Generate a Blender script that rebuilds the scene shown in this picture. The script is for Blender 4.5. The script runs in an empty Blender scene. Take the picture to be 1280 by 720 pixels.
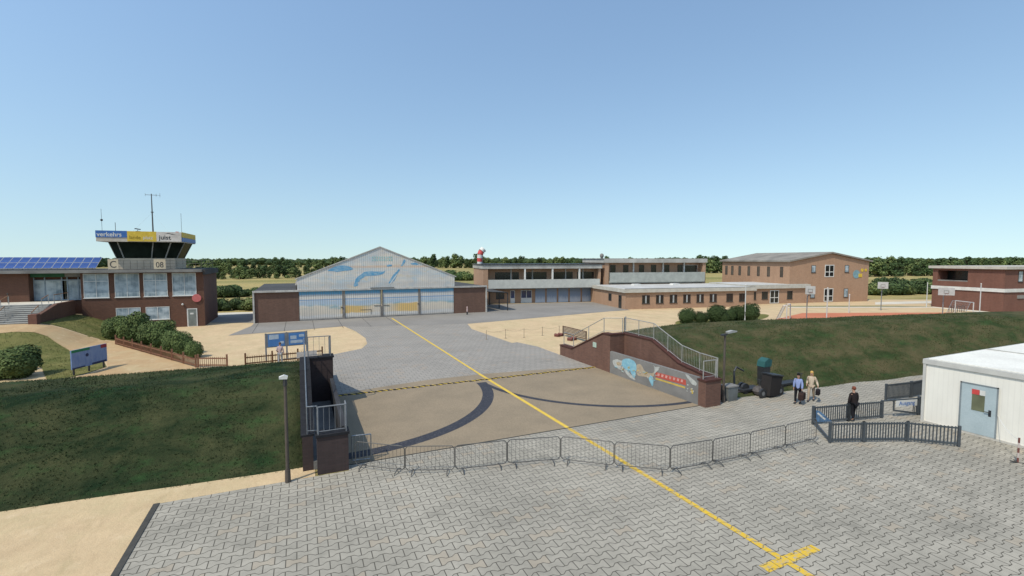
import bpy, bmesh, math, random
from mathutils.geometry import tessellate_polygon
from mathutils import Vector, Matrix, Euler, Quaternion, noise as mnoise
random.seed(7)
scene = bpy.context.scene
C = scene.collection
R = math.radians

# ---------------------------------------------------------------- camera
FPX, HC = 590.0, 8.5
PIT, YAW = math.atan(36/FPX), math.atan(265/FPX)
cam = bpy.data.cameras.new('camera'); camo = bpy.data.objects.new('camera', cam); C.objects.link(camo)
cam.sensor_width = 36; cam.lens = 36*FPX/1280; cam.clip_end = 12000; cam.clip_start = 0.1
camo.location = (0, 0, HC); camo.rotation_euler = (R(90)-PIT, 0, -YAW)
scene.camera = camo
# ---------------------------------------------------------------- world and sun
EL = 54
w = bpy.data.worlds.new('World'); scene.world = w; w.use_nodes = True
wn = w.node_tree; bg = wn.nodes['Background']
sky = wn.nodes.new('ShaderNodeTexSky'); sky.sky_type = 'NISHITA'; sky.sun_disc = False
sky.sun_elevation = R(EL); sky.sun_rotation = math.atan2(-.905, -.42)
sky.altitude = 0; sky.air_density = 2.0; sky.dust_density = 1.0; sky.ozone_density = 3.0
# the sky is read a little above its own horizon (clear sea air, no yellow band) and faintly tinted
tcw = wn.nodes.new('ShaderNodeTexCoord'); spw = wn.nodes.new('ShaderNodeSeparateXYZ'); maw = wn.nodes.new('ShaderNodeMath'); cbw = wn.nodes.new('ShaderNodeCombineXYZ'); mxw = wn.nodes.new('ShaderNodeMix')
maw.operation = 'ADD'; maw.inputs[1].default_value = .16; mxw.data_type = 'RGBA'; mxw.blend_type = 'MULTIPLY'; mxw.inputs[0].default_value = 1; mxw.inputs[7].default_value = (1.02, 1.06, 1.12, 1)
wn.links.new(tcw.outputs['Generated'], spw.inputs[0]); wn.links.new(spw.outputs[2], maw.inputs[0])
for i_, o_ in enumerate((spw.outputs[0], spw.outputs[1], maw.outputs[0])): wn.links.new(o_, cbw.inputs[i_])
wn.links.new(cbw.outputs[0], sky.inputs[0]); wn.links.new(sky.outputs[0], mxw.inputs[6]); wn.links.new(mxw.outputs[2], bg.inputs[0])
bg.inputs[1].default_value = 0.145
sl = bpy.data.lights.new('sun', 'SUN'); sl.energy = 3.5; sl.angle = R(0.5); sl.color = (1, .94, .82)
so = bpy.data.objects.new('sun', sl); C.objects.link(so)
d = Vector((.905*math.cos(R(EL)), .42*math.cos(R(EL)), -math.sin(R(EL))))
so.rotation_euler = d.to_track_quat('-Z', 'Y').to_euler(); so.location = (-30, -15, 60)
vs = scene.view_settings
vs.view_transform = 'Standard'; vs.look = 'None'; vs.gamma = 1; vs.exposure = 0.12; vs.use_curve_mapping = False

# ---------------------------------------------------------------- layout helpers: photo pixel -> point on the ground
def G(px, py, z=0.0):
    a = (px-640)/FPX; b = -(py-360)/FPX
    f = math.cos(PIT)+b*math.sin(PIT); u = b*math.cos(PIT)-math.sin(PIT)
    t = (z-HC)/u; r = a*t; f *= t
    return (r*math.cos(YAW)+f*math.sin(YAW), -r*math.sin(YAW)+f*math.cos(YAW))
def S(t):
    t = min(1, max(0, t)); return t*t*(3-2*t)
def hgt(x, y):
    return 2.05*S((-17.8-x)/6.5)*S((y-48)/13)*(1-S((y-110)/40))*(1-S((-90-x)/60))
def GH(px, py):
    z = 0
    for _ in range(25):
        x, y = G(px, py, z); z = .5*z+.5*hgt(x, y)
    return (x, y)
def rot(ox, oy, x, y, a):
    a = R(a); return (ox+x*math.cos(a)-y*math.sin(a), oy+x*math.sin(a)+y*math.cos(a))

# ---------------------------------------------------------------- node helpers
class NT:
    def __init__(s, m):
        m.use_nodes = True; s.t = m.node_tree; s.b = s.t.nodes['Principled BSDF']
    def n(s, typ, **k):
        o = s.t.nodes.new(typ)
        for a, v in k.items(): setattr(o, a, v)
        return o
    def l(s, a, b): s.t.links.new(a, b)
    def math(s, op, a, b=None, c=None):
        o = s.n('ShaderNodeMath', operation=op)
        for i, v in enumerate((a, b, c)):
            if v is None: continue
            if isinstance(v, (int, float)): o.inputs[i].default_value = v
            else: s.l(v, o.inputs[i])
        return o.outputs[0]
    def mix(s, f, a, b):
        o = s.n('ShaderNodeMix', data_type='RGBA')
        for i, v in ((0, f), (6, a), (7, b)):
            if isinstance(v, (int, float)): o.inputs[i].default_value = v
            elif isinstance(v, tuple): o.inputs[i].default_value = (*v[:3], 1)
            else: s.l(v, o.inputs[i])
        return o.outputs[2]
    def noise(s, vec, scale, detail=4, rough=.55, dist=0):
        o = s.n('ShaderNodeTexNoise'); o.inputs['Scale'].default_value = scale
        o.inputs['Detail'].default_value = detail; o.inputs['Roughness'].default_value = rough
        o.inputs['Distortion'].default_value = dist
        if vec is not None: s.l(vec, o.inputs['Vector'])
        return o.outputs[0]
    def ramp(s, f, a, b):
        o = s.n('ShaderNodeMapRange'); s.l(f, o.inputs[0]); o.inputs[1].default_value = a; o.inputs[2].default_value = b
        return o.outputs[0]
    def coord(s, sc=(1, 1, 1), rz=0, kind='Object'):
        tc = s.n('ShaderNodeTexCoord'); mp = s.n('ShaderNodeMapping'); mp.inputs['Scale'].default_value = sc
        mp.inputs['Rotation'].default_value = (0, 0, rz)
        s.l(tc.outputs[kind], mp.inputs[0]); return mp.outputs[0]
    def bump(s, h, st=.3, dist=.02):
        o = s.n('ShaderNodeBump'); o.inputs['Strength'].default_value = st; o.inputs['Distance'].default_value = dist
        s.l(h, o.inputs['Height']); s.l(o.outputs[0], s.b.inputs['Normal'])
def lin(r, g, b):
    f = lambda c: ((c/255+.055)/1.055)**2.4 if c > 10 else c/255/12.92
    return (f(r), f(g), f(b))
MATS = {}
def M(name, c1, c2=None, sc=1.5, rough=.8, metal=0, bump=.15, stretch=(1, 1, 1), lo=.35, hi=.65, fine=.12, fs=25):
    if name in MATS: return MATS[name]
    m = bpy.data.materials.new(name); N = NT(m); MATS[name] = m
    if c2 is None: c2 = tuple(v*.72 for v in c1)
    v = N.coord(stretch)
    a = N.mix(N.ramp(N.noise(v, sc, 6, .6), lo, hi), c1, c2)
    f = N.noise(v, sc*fs, 3, .6)
    mul = N.n('ShaderNodeMix', data_type='RGBA', blend_type='MULTIPLY'); mul.inputs[0].default_value = 1
    N.l(a, mul.inputs[6])
    g = N.ramp(f, .25, .75); g = N.math('MULTIPLY_ADD', g, fine*2, 1-fine)
    cc = N.n('ShaderNodeCombineColor'); [N.l(g, cc.inputs[i]) for i in range(3)]
    N.l(cc.outputs[0], mul.inputs[7]); N.l(mul.outputs[2], N.b.inputs['Base Color'])
    N.b.inputs['Roughness'].default_value = rough; N.b.inputs['Metallic'].default_value = metal
    if rough >= .8: N.b.inputs['Specular IOR Level'].default_value = .2
    if bump: N.bump(f, bump, .02)
    return m
def wall_uv(N):
    """(along the wall, height) whichever way the wall faces"""
    tc = N.n('ShaderNodeTexCoord'); sp = N.n('ShaderNodeSeparateXYZ'); sn = N.n('ShaderNodeSeparateXYZ')
    N.l(tc.outputs['Object'], sp.inputs[0]); N.l(tc.outputs['Normal'], sn.inputs[0])
    g = N.math('GREATER_THAN', N.math('ABSOLUTE', sn.outputs[0]), .7)
    u = N.math('ADD', N.math('MULTIPLY', sp.outputs[1], g), N.math('MULTIPLY', sp.outputs[0], N.math('SUBTRACT', 1, g)))
    cb = N.n('ShaderNodeCombineXYZ'); N.l(u, cb.inputs[0]); N.l(sp.outputs[2], cb.inputs[1])
    return cb.outputs[0], sp, u
def brick(name, c1, c2, mortar, dirt=.35):
    m = bpy.data.materials.new(name); N = NT(m); MATS[name] = m
    v, sp, u = wall_uv(N)
    bt = N.n('ShaderNodeTexBrick'); N.l(v, bt.inputs['Vector'])
    bt.inputs['Color1'].default_value = (*c1, 1); bt.inputs['Color2'].default_value = (*c2, 1)
    bt.inputs['Mortar'].default_value = (*mortar, 1); bt.inputs['Scale'].default_value = 1
    bt.inputs['Brick Width'].default_value = .25; bt.inputs['Row Height'].default_value = .083
    bt.inputs['Mortar Size'].default_value = .009; bt.inputs['Mortar Smooth'].default_value = .3
    o = N.coord((1, 1, .25))
    st = N.ramp(N.noise(o, .9, 6, .65), .42, .75)
    a = N.mix(N.math('MULTIPLY', st, dirt), bt.outputs[0], tuple(x*.45 for x in c1))
    st2 = N.ramp(N.noise(N.coord((3, 3, .12)), 1.1, 5, .7), .5, .8)
    a = N.mix(N.math('MULTIPLY', st2, .25), a, tuple(min(1, x*1.5+.03) for x in c2))
    N.l(a, N.b.inputs['Base Color']); N.b.inputs['Roughness'].default_value = .9
    N.bump(bt.outputs[1], -.25, .01)
    return m
def paver(name, c1, c2, joint, L=.565, W=.28, A=.045, jw=.014, paint=0, rz=0, contrast=1.0):
    m = bpy.data.materials.new(name); N = NT(m); MATS[name] = m
    v = N.coord((1, 1, 1), rz); sp = N.n('ShaderNodeSeparateXYZ'); N.l(v, sp.inputs[0])
    x, y = sp.outputs[0], sp.outputs[1]
    jn = N.math('ROUND', N.math('DIVIDE', y, W))
    s = N.math('SUBTRACT', 1, N.math('MULTIPLY', N.math('FLOORED_MODULO', jn, 2), 2))
    c = N.math('COSINE', N.math('MULTIPLY', x, 2*math.pi/L))
    c = N.math('MAXIMUM', N.math('MINIMUM', N.math('MULTIPLY', c, 1.7), 1), -1)
    dd = N.math('ADD', N.math('SUBTRACT', y, N.math('MULTIPLY', jn, W)), N.math('MULTIPLY', N.math('MULTIPLY', s, A), c))
    up = N.math('GREATER_THAN', dd, 0)
    row = N.math('SUBTRACT', N.math('ADD', jn, up), 1)
    off = N.math('MULTIPLY', N.math('FLOORED_MODULO', row, 2), .5)
    q = N.math('ADD', N.math('DIVIDE', x, L), off)
    fr = N.math('FRACT', q); e = N.math('MULTIPLY', N.math('MINIMUM', fr, N.math('SUBTRACT', 1, fr)), L)
    dist = N.math('MINIMUM', N.math('ABSOLUTE', dd), e)
    o = N.n('ShaderNodeMapRange', interpolation_type='SMOOTHSTEP'); N.l(dist, o.inputs[0])
    o.inputs[1].default_value = jw*.45; o.inputs[2].default_value = jw*1.3
    stone = o.outputs[0]
    cb = N.n('ShaderNodeCombineXYZ'); N.l(N.math('FLOOR', q), cb.inputs[0]); N.l(row, cb.inputs[1])
    wn_ = N.n('ShaderNodeTexWhiteNoise', noise_dimensions='2D'); N.l(cb.outputs[0], wn_.inputs['Vector'])
    big = N.ramp(N.noise(v, .22, 6, .62), .38, .68); mid = N.ramp(N.noise(v, 2.2, 5, .7), .35, .7); fin = N.noise(v, 55, 2, .6)
    f = N.math('ADD', N.math('MULTIPLY', wn_.outputs[0], .2), N.math('ADD', N.math('MULTIPLY', big, .42), N.math('MULTIPLY', mid, .3)))
    a = N.mix(N.ramp(f, .12, .85), c1, c2)
    warm = N.math('MULTIPLY', N.math('GREATER_THAN', wn_.outputs[0], .93), .35)
    a = N.mix(warm, a, tuple(t*s_ for t, s_ in zip(c1, (1.12, .98, .85))))
    g = N.math('MULTIPLY_ADD', fin, .5, .75)
    spot = N.ramp(N.noise(v, .75, 8, .72, .6), .58, .72); g = N.math('MULTIPLY', g, N.math('MULTIPLY_ADD', spot, -.22, 1))
    streak = N.ramp(N.noise(N.coord((.12, 1.1, 1), rz+.35), .8, 6, .7), .52, .75); g = N.math('MULTIPLY', g, N.math('MULTIPLY_ADD', streak, -.13, 1))
    vm = N.n('ShaderNodeVectorMath', operation='SCALE'); N.l(a, vm.inputs[0]); N.l(g, vm.inputs['Scale'])
    a = N.mix(N.math('MULTIPLY', N.math('SUBTRACT', 1, stone), contrast), vm.outputs[0], joint)
    if paint:
        wear = N.ramp(N.noise(v, 9, 5, .75), .36, .52)
        wear = N.math('MULTIPLY', wear, N.math('MULTIPLY_ADD', stone, .65, .35))
        pc = N.mix(N.noise(v, 3, 4), (.66, .44, .04), (.55, .34, .03))
        a = N.mix(wear, a, pc)
    N.l(a, N.b.inputs['Base Color']); N.b.inputs['Roughness'].default_value = .9; N.b.inputs['Specular IOR Level'].default_value = .15
    N.bump(N.math('ADD', stone, N.math('MULTIPLY', fin, .25)), .35*contrast, .012)
    return m

# ---------------------------------------------------------------- mesh helpers
class MB:
    def __init__(s): s.v = []; s.f = []; s.mi = []; s.cur = 0
    def quad(s, *p):
        i = len(s.v); s.v += [tuple(q) for q in p]; s.f.append(tuple(range(i, i+len(p)))); s.mi.append(s.cur); return s
    def box(s, x0, x1, y0, y1, z0, z1):
        if x0 > x1: x0, x1 = x1, x0
        if y0 > y1: y0, y1 = y1, y0
        i = len(s.v)
        s.v += [(x0, y0, z0), (x1, y0, z0), (x1, y1, z0), (x0, y1, z0), (x0, y0, z1), (x1, y0, z1), (x1, y1, z1), (x0, y1, z1)]
        for f in ((0, 3, 2, 1), (4, 5, 6, 7), (0, 1, 5, 4), (1, 2, 6, 5), (2, 3, 7, 6), (3, 0, 4, 7)):
            s.f.append(tuple(i+k for k in f)); s.mi.append(s.cur)
        return s
    def beam(s, p, q, wd, ht, up=(0, 0, 1)):
        p, q = Vector(p), Vector(q); d = (q-p).normalized(); u = Vector(up)
        if abs(d.dot(u)) > .98: u = Vector((0, 1, 0))
        a = d.cross(u).normalized()*wd/2; b = a.cross(d).normalized()*ht/2
        i = len(s.v)
        for o in (p, q):
            s.v += [tuple(o-a-b), tuple(o+a-b), tuple(o+a+b), tuple(o-a+b)]
        for f in ((3, 2, 1, 0), (4, 5, 6, 7), (0, 1, 5, 4), (1, 2, 6, 5), (2, 3, 7, 6), (3, 0, 4, 7)):
            s.f.append(tuple(i+k for k in f)); s.mi.append(s.cur)
        return s
    def tube(s, p, q, r, r2=None, n=8):
        p, q = Vector(p), Vector(q); r2 = r if r2 is None else r2
        d = (q-p).normalized(); u = Vector((0, 0, 1)) if abs(d.z) < .95 else Vector((1, 0, 0))
        a = d.cross(u).normalized(); b = d.cross(a)
        i = len(s.v)
        for o, rr in ((p, r), (q, r2)):
            for k in range(n):
                t = 2*math.pi*k/n; s.v.append(tuple(o+(a*math.cos(t)+b*math.sin(t))*rr))
        for k in range(n):
            k2 = (k+1) % n; s.f.append((i+k, i+k2, i+n+k2, i+n+k)); s.mi.append(s.cur)
        s.f.append(tuple(i+n-1-k for k in range(n))); s.f.append(tuple(i+n+k for k in range(n))); s.mi += [s.cur]*2
        return s
    def path(s, pts, r, n=6):
        for a, b in zip(pts[:-1], pts[1:]): s.tube(a, b, r, n=n)
        return s
    def ball(s, c, rx, ry=None, rz=None, n=10, m=6, jit=0):
        ry = rx if ry is None else ry; rz = rx if rz is None else rz; i = len(s.v)
        for j in range(m+1):
            ph = math.pi*j/m-math.pi/2
            for k in range(n):
                t = 2*math.pi*k/n; q = 1+random.uniform(-jit, jit)
                s.v.append((c[0]+rx*q*math.cos(ph)*math.cos(t), c[1]+ry*q*math.cos(ph)*math.sin(t), c[2]+rz*q*math.sin(ph)))
        for j in range(m):
            for k in range(n):
                k2 = (k+1) % n; s.f.append((i+j*n+k, i+j*n+k2, i+(j+1)*n+k2, i+(j+1)*n+k)); s.mi.append(s.cur)
        return s
    def prism(s, poly, axis, a, b):
        """extrude a 2D polygon along axis ('x','y','z') between a and b"""
        mk = {'x': lambda u, v, t: (t, u, v), 'y': lambda u, v, t: (u, t, v), 'z': lambda u, v, t: (u, v, t)}[axis]
        i = len(s.v); n = len(poly)
        s.v += [mk(u, v, a) for u, v in poly]+[mk(u, v, b) for u, v in poly]
        s.f.append(tuple(range(i+n-1, i-1, -1))); s.f.append(tuple(range(i+n, i+2*n))); s.mi += [s.cur]*2
        for k in range(n):
            k2 = (k+1) % n; s.f.append((i+k, i+k2, i+n+k2, i+n+k)); s.mi.append(s.cur)
        return s
    def build(s, name, mat, parent=None, world=False, smooth=False, fix=True, bevel=0):
        me = bpy.data.meshes.new(name); me.from_pydata(s.v, [], s.f)
        mats = mat if isinstance(mat, (list, tuple)) else [mat]
        for m in mats: me.materials.append(m)
        if len(mats) > 1: me.polygons.foreach_set('material_index', s.mi)
        if fix:
            bm = bmesh.new(); bm.from_mesh(me)
            if bevel:
                bmesh.ops.remove_doubles(bm, verts=bm.verts, dist=1e-5)
                bmesh.ops.bevel(bm, geom=[e for e in bm.edges if e.is_manifold and e.calc_face_angle(0) > .6], offset=bevel, segments=1, affect='EDGES')
            bmesh.ops.recalc_face_normals(bm, faces=bm.faces); bm.to_mesh(me); bm.free()
        if smooth:
            me.polygons.foreach_set('use_smooth', [True]*len(me.polygons))
        o = bpy.data.objects.new(name, me); C.objects.link(o)
        if parent:
            o.parent = parent
            if world: me.transform(mw(parent).inverted())
        return o
def mw(o):
    m = Matrix.Translation(o.location) @ o.rotation_euler.to_matrix().to_4x4()
    return mw(o.parent) @ m if o.parent else m
def tag(o, label=None, cat=None, group=None, kind=None):
    for k, v in (('label', label), ('category', cat), ('group', group), ('kind', kind)):
        if v: o[k] = v
    return o
def thing(name, label, cat, loc=(0, 0, 0), rz=0, group=None):
    o = bpy.data.objects.new(name, None); C.objects.link(o); o.empty_display_size = .3
    o.location = loc; o.rotation_euler = (0, 0, R(rz)); return tag(o, label, cat, group)
def struct(o): o['kind'] = 'structure'; return o
def dup(root, loc, rz, label=None, group=None):
    def cp(o, par):
        c = o.copy(); C.objects.link(c); c.parent = par
        for ch in o.children: cp(ch, c)
        return c
    r = cp(root, None); r.location = loc; r.rotation_euler = (0, 0, R(rz))
    if label: r['label'] = label
    if group: r['group'] = group
    return r
def sheet(name, pts, z, mat, drape=False, parent=None, thick=0):
    """flat ground sheet from 2D points; drape = follow the ground height"""
    bm = bmesh.new(); vs_ = [bm.verts.new((x, y, 0)) for x, y in pts]
    for tri in tessellate_polygon([[Vector((x, y, 0)) for x, y in pts]]): bm.faces.new([vs_[k] for k in tri])
    if drape:
        x0, x1 = min(p[0] for p in pts), max(p[0] for p in pts); y0, y1 = min(p[1] for p in pts), max(p[1] for p in pts)
        x = math.floor(max(x0, -40))
        while x < min(x1, -14):
            bmesh.ops.bisect_plane(bm, geom=bm.verts[:]+bm.edges[:]+bm.faces[:], plane_co=(x, 0, 0), plane_no=(1, 0, 0)); x += 1
        y = math.floor(max(y0, 46))
        while y < min(y1, 75):
            bmesh.ops.bisect_plane(bm, geom=bm.verts[:]+bm.edges[:]+bm.faces[:], plane_co=(0, y, 0), plane_no=(0, 1, 0)); y += 1
    for v in bm.verts: v.co.z = z+(hgt(v.co.x, v.co.y) if drape else 0)
    bmesh.ops.recalc_face_normals(bm, faces=bm.faces)
    for f in bm.faces:
        if f.normal.z < 0: f.normal_flip()
    me = bpy.data.meshes.new(name); bm.to_mesh(me); bm.free(); me.materials.append(mat)
    o = bpy.data.objects.new(name, me); C.objects.link(o)
    if parent: o.parent = parent
    return o
def smooth_poly(pts, it=2):
    for _ in range(it):
        q = []
        for i in range(len(pts)):
            a, b = pts[i], pts[(i+1) % len(pts)]
            q += [(a[0]*.75+b[0]*.25, a[1]*.75+b[1]*.25), (a[0]*.25+b[0]*.75, a[1]*.25+b[1]*.75)]
        pts = q
    return pts
def text_mesh(txt, size, mat, parent, loc, rz=0, rx=90, name='lettering', ext=.004, bold=0, align='LEFT', sx=1):
    cu = bpy.data.curves.new('t', 'FONT'); cu.body = txt; cu.size = size; cu.extrude = ext; cu.offset = bold; cu.align_x = align
    t = bpy.data.objects.new('t', cu); C.objects.link(t)
    dg = bpy.context.evaluated_depsgraph_get(); me = bpy.data.meshes.new_from_object(t.evaluated_get(dg))
    bpy.data.objects.remove(t); me.materials.clear(); me.materials.append(mat)
    me.transform(Matrix.Translation(loc) @ Matrix.Rotation(R(rz), 4, 'Z') @ Matrix.Rotation(R(rx), 4, 'X') @ Matrix.Diagonal((sx, 1, 1, 1)))
    o = bpy.data.objects.new(name, me); C.objects.link(o); o.parent = parent; return o

# ---------------------------------------------------------------- materials
WHITE = M('white_paint', (.62, .61, .57), (.5, .49, .45), .8, .6, bump=.03, fine=.05)
CONC = M('concrete', (.42, .41, .37), (.28, .27, .24), .5, .85, bump=.15, stretch=(1, 1, .5))
CONC_D = M('dark_concrete', (.23, .22, .2), (.14, .135, .125), .6, .9)
CREAM = M('cream_render', (.52, .44, .33), (.42, .35, .26), .8, .8, bump=.05)
DARK = M('dark_metal', (.03, .032, .033), (.02, .02, .022), 3, .5, bump=.03)
STEEL = M('galvanised_steel', (.3, .31, .31), (.2, .205, .21), 4, .45, .6, bump=.03)
STEEL_D = M('dull_steel', (.1, .095, .085), (.07, .066, .06), 4, .5, .4, bump=.03)
RAIL = M('rail_steel', (.36, .35, .32), (.25, .24, .22), 4, .5, .3, bump=.02)
ANTH = M('anthracite_paint', (.055, .065, .072), (.04, .047, .052), 3, .5, bump=.02)
WOOD = M('brown_wood', (.13, .062, .03), (.08, .037, .018), 3, .8, stretch=(1, 1, .3))
WOODL = M('light_wood', (.3, .16, .08), (.2, .1, .05), 3, .8)
RUST = M('red_brown_paint', (.17, .055, .04), (.11, .035, .026), 4, .7)
COPE_D = M('shaded_coping', (.022, .022, .024), (.014, .014, .016), 4, .9)  # coping of the left gate wall, its shade put into the colour
COPE = M('brick_coping', (.085, .034, .026), (.055, .024, .018), 4, .85)
RED = M('red_paint', (.55, .06, .05), (.42, .045, .04), 3, .5, bump=.02)
PINK = M('faded_red_paint', (.5, .13, .12), (.42, .1, .09), 3, .6, bump=.02)
YEL = M('yellow_paint', (.62, .43, .04), (.5, .34, .03), 3, .6, bump=.02)
BLUE = M('blue_paint', (.03, .12, .36), (.025, .1, .3), 3, .5, bump=.02)
GREYR = M('grey_render', (.2, .19, .175), (.15, .145, .135), .8, .9, bump=.15)
ROOF = M('roof_felt', (.27, .245, .205), (.17, .155, .132), .35, .9, bump=.1)
ROOF_L = M('pale_roof_sheet', (.5, .485, .45), (.38, .37, .34), .3, .8, bump=.05)
ASPH_D = M('dark_roof', (.075, .073, .07), (.05, .05, .048), .4, .9)
BRK_T = brick('brown_brick', (.135, .055, .03), (.1, .042, .022), (.09, .06, .045))
BRK_H = brick('hangar_brick', (.15, .078, .052), (.115, .06, .04), (.12, .08, .06))
BRK_S = brick('salmon_brick', (.38, .225, .135), (.31, .18, .107), (.32, .23, .16), .25)
BRK_R = brick('red_brick', (.17, .068, .044), (.13, .052, .034), (.14, .085, .062))
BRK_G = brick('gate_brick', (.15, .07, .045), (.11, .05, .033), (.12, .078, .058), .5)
BRK_DK = brick('shaded_gate_brick', (.05, .03, .027), (.036, .022, .02), (.036, .028, .025))  # gate brick darkened for the left wall, shade painted into the colour
def glass(name, c, rough=.12, spec=.6):
    m = bpy.data.materials.new(name); N = NT(m); v = N.coord((.6, .6, .5))
    a = N.mix(N.ramp(N.noise(v, 1.2, 4), .35, .65), c, tuple(x*.45 for x in c)); N.l(a, N.b.inputs['Base Color'])
    N.b.inputs['Roughness'].default_value = rough; N.b.inputs['Specular IOR Level'].default_value = spec
    if spec < .2: N.b.inputs['IOR'].default_value = 1.08
    return m
GL_D = glass('dark_glass', (.02, .024, .022)); GL_C = glass('cab_glass', (.018, .024, .018), .2, .12)
def curtain_glass():
    m = bpy.data.materials.new('curtained_glass'); N = NT(m)
    v, sp, u = wall_uv(N)
    vb = N.noise(N.coord((6, 6, .25)), 1.4, 3)
    soft = N.noise(N.coord((.8, .8, .9)), 1.0, 3)
    a = N.mix(N.ramp(soft, .38, .62), (.42, .48, .5), (.14, .19, .22)); a = N.mix(N.math('MULTIPLY', N.ramp(vb, .4, .7), .35), a, (.5, .54, .54))
    N.l(a, N.b.inputs['Base Color']); N.b.inputs['Roughness'].default_value = .15; return m
GL_W = curtain_glass()

# sand, path, fields, banks
SAND = M('sand', (.64, .46, .27), (.54, .375, .215), .35, .95, bump=.25, lo=.3, hi=.7, fine=.13, fs=60)
def sand_mat(name, c1, c2, tuft, amount):
    m = bpy.data.materials.new(name); N = NT(m); v = N.coord(); v2 = N.coord((1, .35, 1), .5)
    a = N.mix(N.ramp(N.noise(v, .4, 7, .65), .3, .7), c1, c2)
    a = N.mix(N.math('MULTIPLY', N.ramp(N.noise(v2, .55, 7, .7, .3), .55, .78), amount), a, tuft)
    a = N.mix(N.math('MULTIPLY', N.ramp(N.noise(v2, 2.6, 6, .75, .4), .5, .75), .4), a, tuple(q*.72 for q in c2))
    a = N.mix(N.math('MULTIPLY', N.ramp(N.noise(v, .3, 7, .7, .5), .45, .65), .55), a, (.44, .36, .19))
    a = N.mix(N.math('MULTIPLY', N.ramp(N.noise(N.coord((1.6, .7, 1), .2), 3.2, 5, .75, .8), .45, .72), .45), a, (.4, .28, .15))
    a = N.mix(N.math('MULTIPLY', N.ramp(N.noise(v, 1.1, 4, .7), .55, .75), .5), a, (.62, .48, .3))
    fin = N.noise(v, 45, 3, .7); g = N.math('MULTIPLY_ADD', fin, .5, .75)
    vm = N.n('ShaderNodeVectorMath', operation='SCALE'); N.l(a, vm.inputs[0]); N.l(g, vm.inputs['Scale'])
    N.l(vm.outputs[0], N.b.inputs['Base Color']); N.b.inputs['Roughness'].default_value = .95
    N.bump(N.noise(v, 12, 6, .75), .5, .04); MATS[name] = m; return m
SAND = sand_mat('sand', (.585, .43, .245), (.46, .33, .185), (.28, .215, .1), .85)
PATHM = sand_mat('orange_sand_path', (.46, .3, .145), (.37, .24, .115), (.3, .2, .1), .25)
def grass_mat(name, c1, c2, c3, sc=.5, bright=1):
    m = bpy.data.materials.new(name); N = NT(m); v = N.coord((.6, 1, 1)); v0 = N.coord()
    a = N.mix(N.ramp(N.noise(v, sc, 7, .68, .4), .38, .62), c1, c2)
    a = N.mix(N.math('MULTIPLY', N.ramp(N.noise(v, sc*2.3, 6, .7), .52, .74), .7), a, c3)
    fin = N.noise(N.coord((1, .5, .5)), 14, 5, .8); g = N.math('MULTIPLY_ADD', fin, 1.0, .5)
    vm = N.n('ShaderNodeVectorMath', operation='SCALE'); N.l(a, vm.inputs[0]); N.l(g, vm.inputs['Scale'])
    N.l(vm.outputs[0], N.b.inputs['Base Color']); N.b.inputs['Roughness'].default_value = 1
    N.b.inputs['Specular IOR Level'].default_value = .1
    N.bump(N.noise(v0, 6, 8, .8), .9, .12); MATS[name] = m; return m
BANK = grass_mat('bank_grass', (.03, .046, .015), (.095, .08, .038), (.042, .088, .025), .6)
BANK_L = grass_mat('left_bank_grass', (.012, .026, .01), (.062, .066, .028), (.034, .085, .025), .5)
LAWN = grass_mat('lawn_grass', (.11, .12, .035), (.19, .17, .06), (.07, .095, .028))
def field_mat():
    m = bpy.data.materials.new('field_grass'); N = NT(m); v = N.coord((1, 1, 1)); v2 = N.coord((.3, 1.2, 1), -.25)
    a = N.mix(N.ramp(N.noise(v2, .018, 6, .6), .4, .6), (.37, .29, .115), (.19, .18, .062))
    a = N.mix(N.math('MULTIPLY', N.ramp(N.noise(v2, .09, 7, .7), .45, .7), .6), a, (.42, .33, .16))
    a = N.mix(N.math('MULTIPLY', N.ramp(N.noise(v, .8, 6, .7), .5, .8), .5), a, (.09, .11, .035))
    N.l(a, N.b.inputs['Base Color']); N.b.inputs['Roughness'].default_value = 1; N.b.inputs['Specular IOR Level'].default_value = .1
    N.bump(N.noise(v, 2, 8, .8), .8, .3); return m
FIELD = field_mat()
PAVE = paver('bone_pavers', (.36, .328, .265), (.212, .195, .158), (.075, .067, .053))
PAVE_P = paver('painted_bone_pavers', (.36, .328, .265), (.212, .195, .158), (.08, .07, .04), paint=1)
PAVE_F = paver('far_pavers', (.305, .278, .238), (.235, .216, .186), (.12, .112, .098), L=.5, W=.5, A=.03, jw=.03, rz=.0, contrast=.55)
ASPH = M('apron_asphalt', (.255, .236, .207), (.195, .18, .158), .18, .9, lo=.3, hi=.7)
TARM = M('tan_asphalt', (.27, .21, .138), (.215, .17, .114), .45, .9, lo=.3, hi=.7, fine=.25, fs=50)
STRIPE = M('road_yellow', (.66, .45, .07), (.55, .37, .06), 3, .8, bump=.05)
def arc_mat():
    m = bpy.data.materials.new('dark_wheel_track'); N = NT(m); v = N.coord()
    a = N.mix(N.ramp(N.noise(v, 11, 6, .8), .5, .68), (.022, .023, .031), (.09, .088, .09)); N.l(a, N.b.inputs['Base Color'])
    N.b.inputs['Roughness'].default_value = .9; return m
ARC = arc_mat()
COURT = M('court_red', (.48, .17, .09), (.42, .145, .075), .2, .9, bump=.05, fine=.06)
PALE = M('pale_concrete_path', (.6, .55, .45), (.5, .46, .38), .3, .9)
KERB = M('kerb_dark', (.075, .07, .06), (.05, .048, .042), 2, .9)

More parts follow.
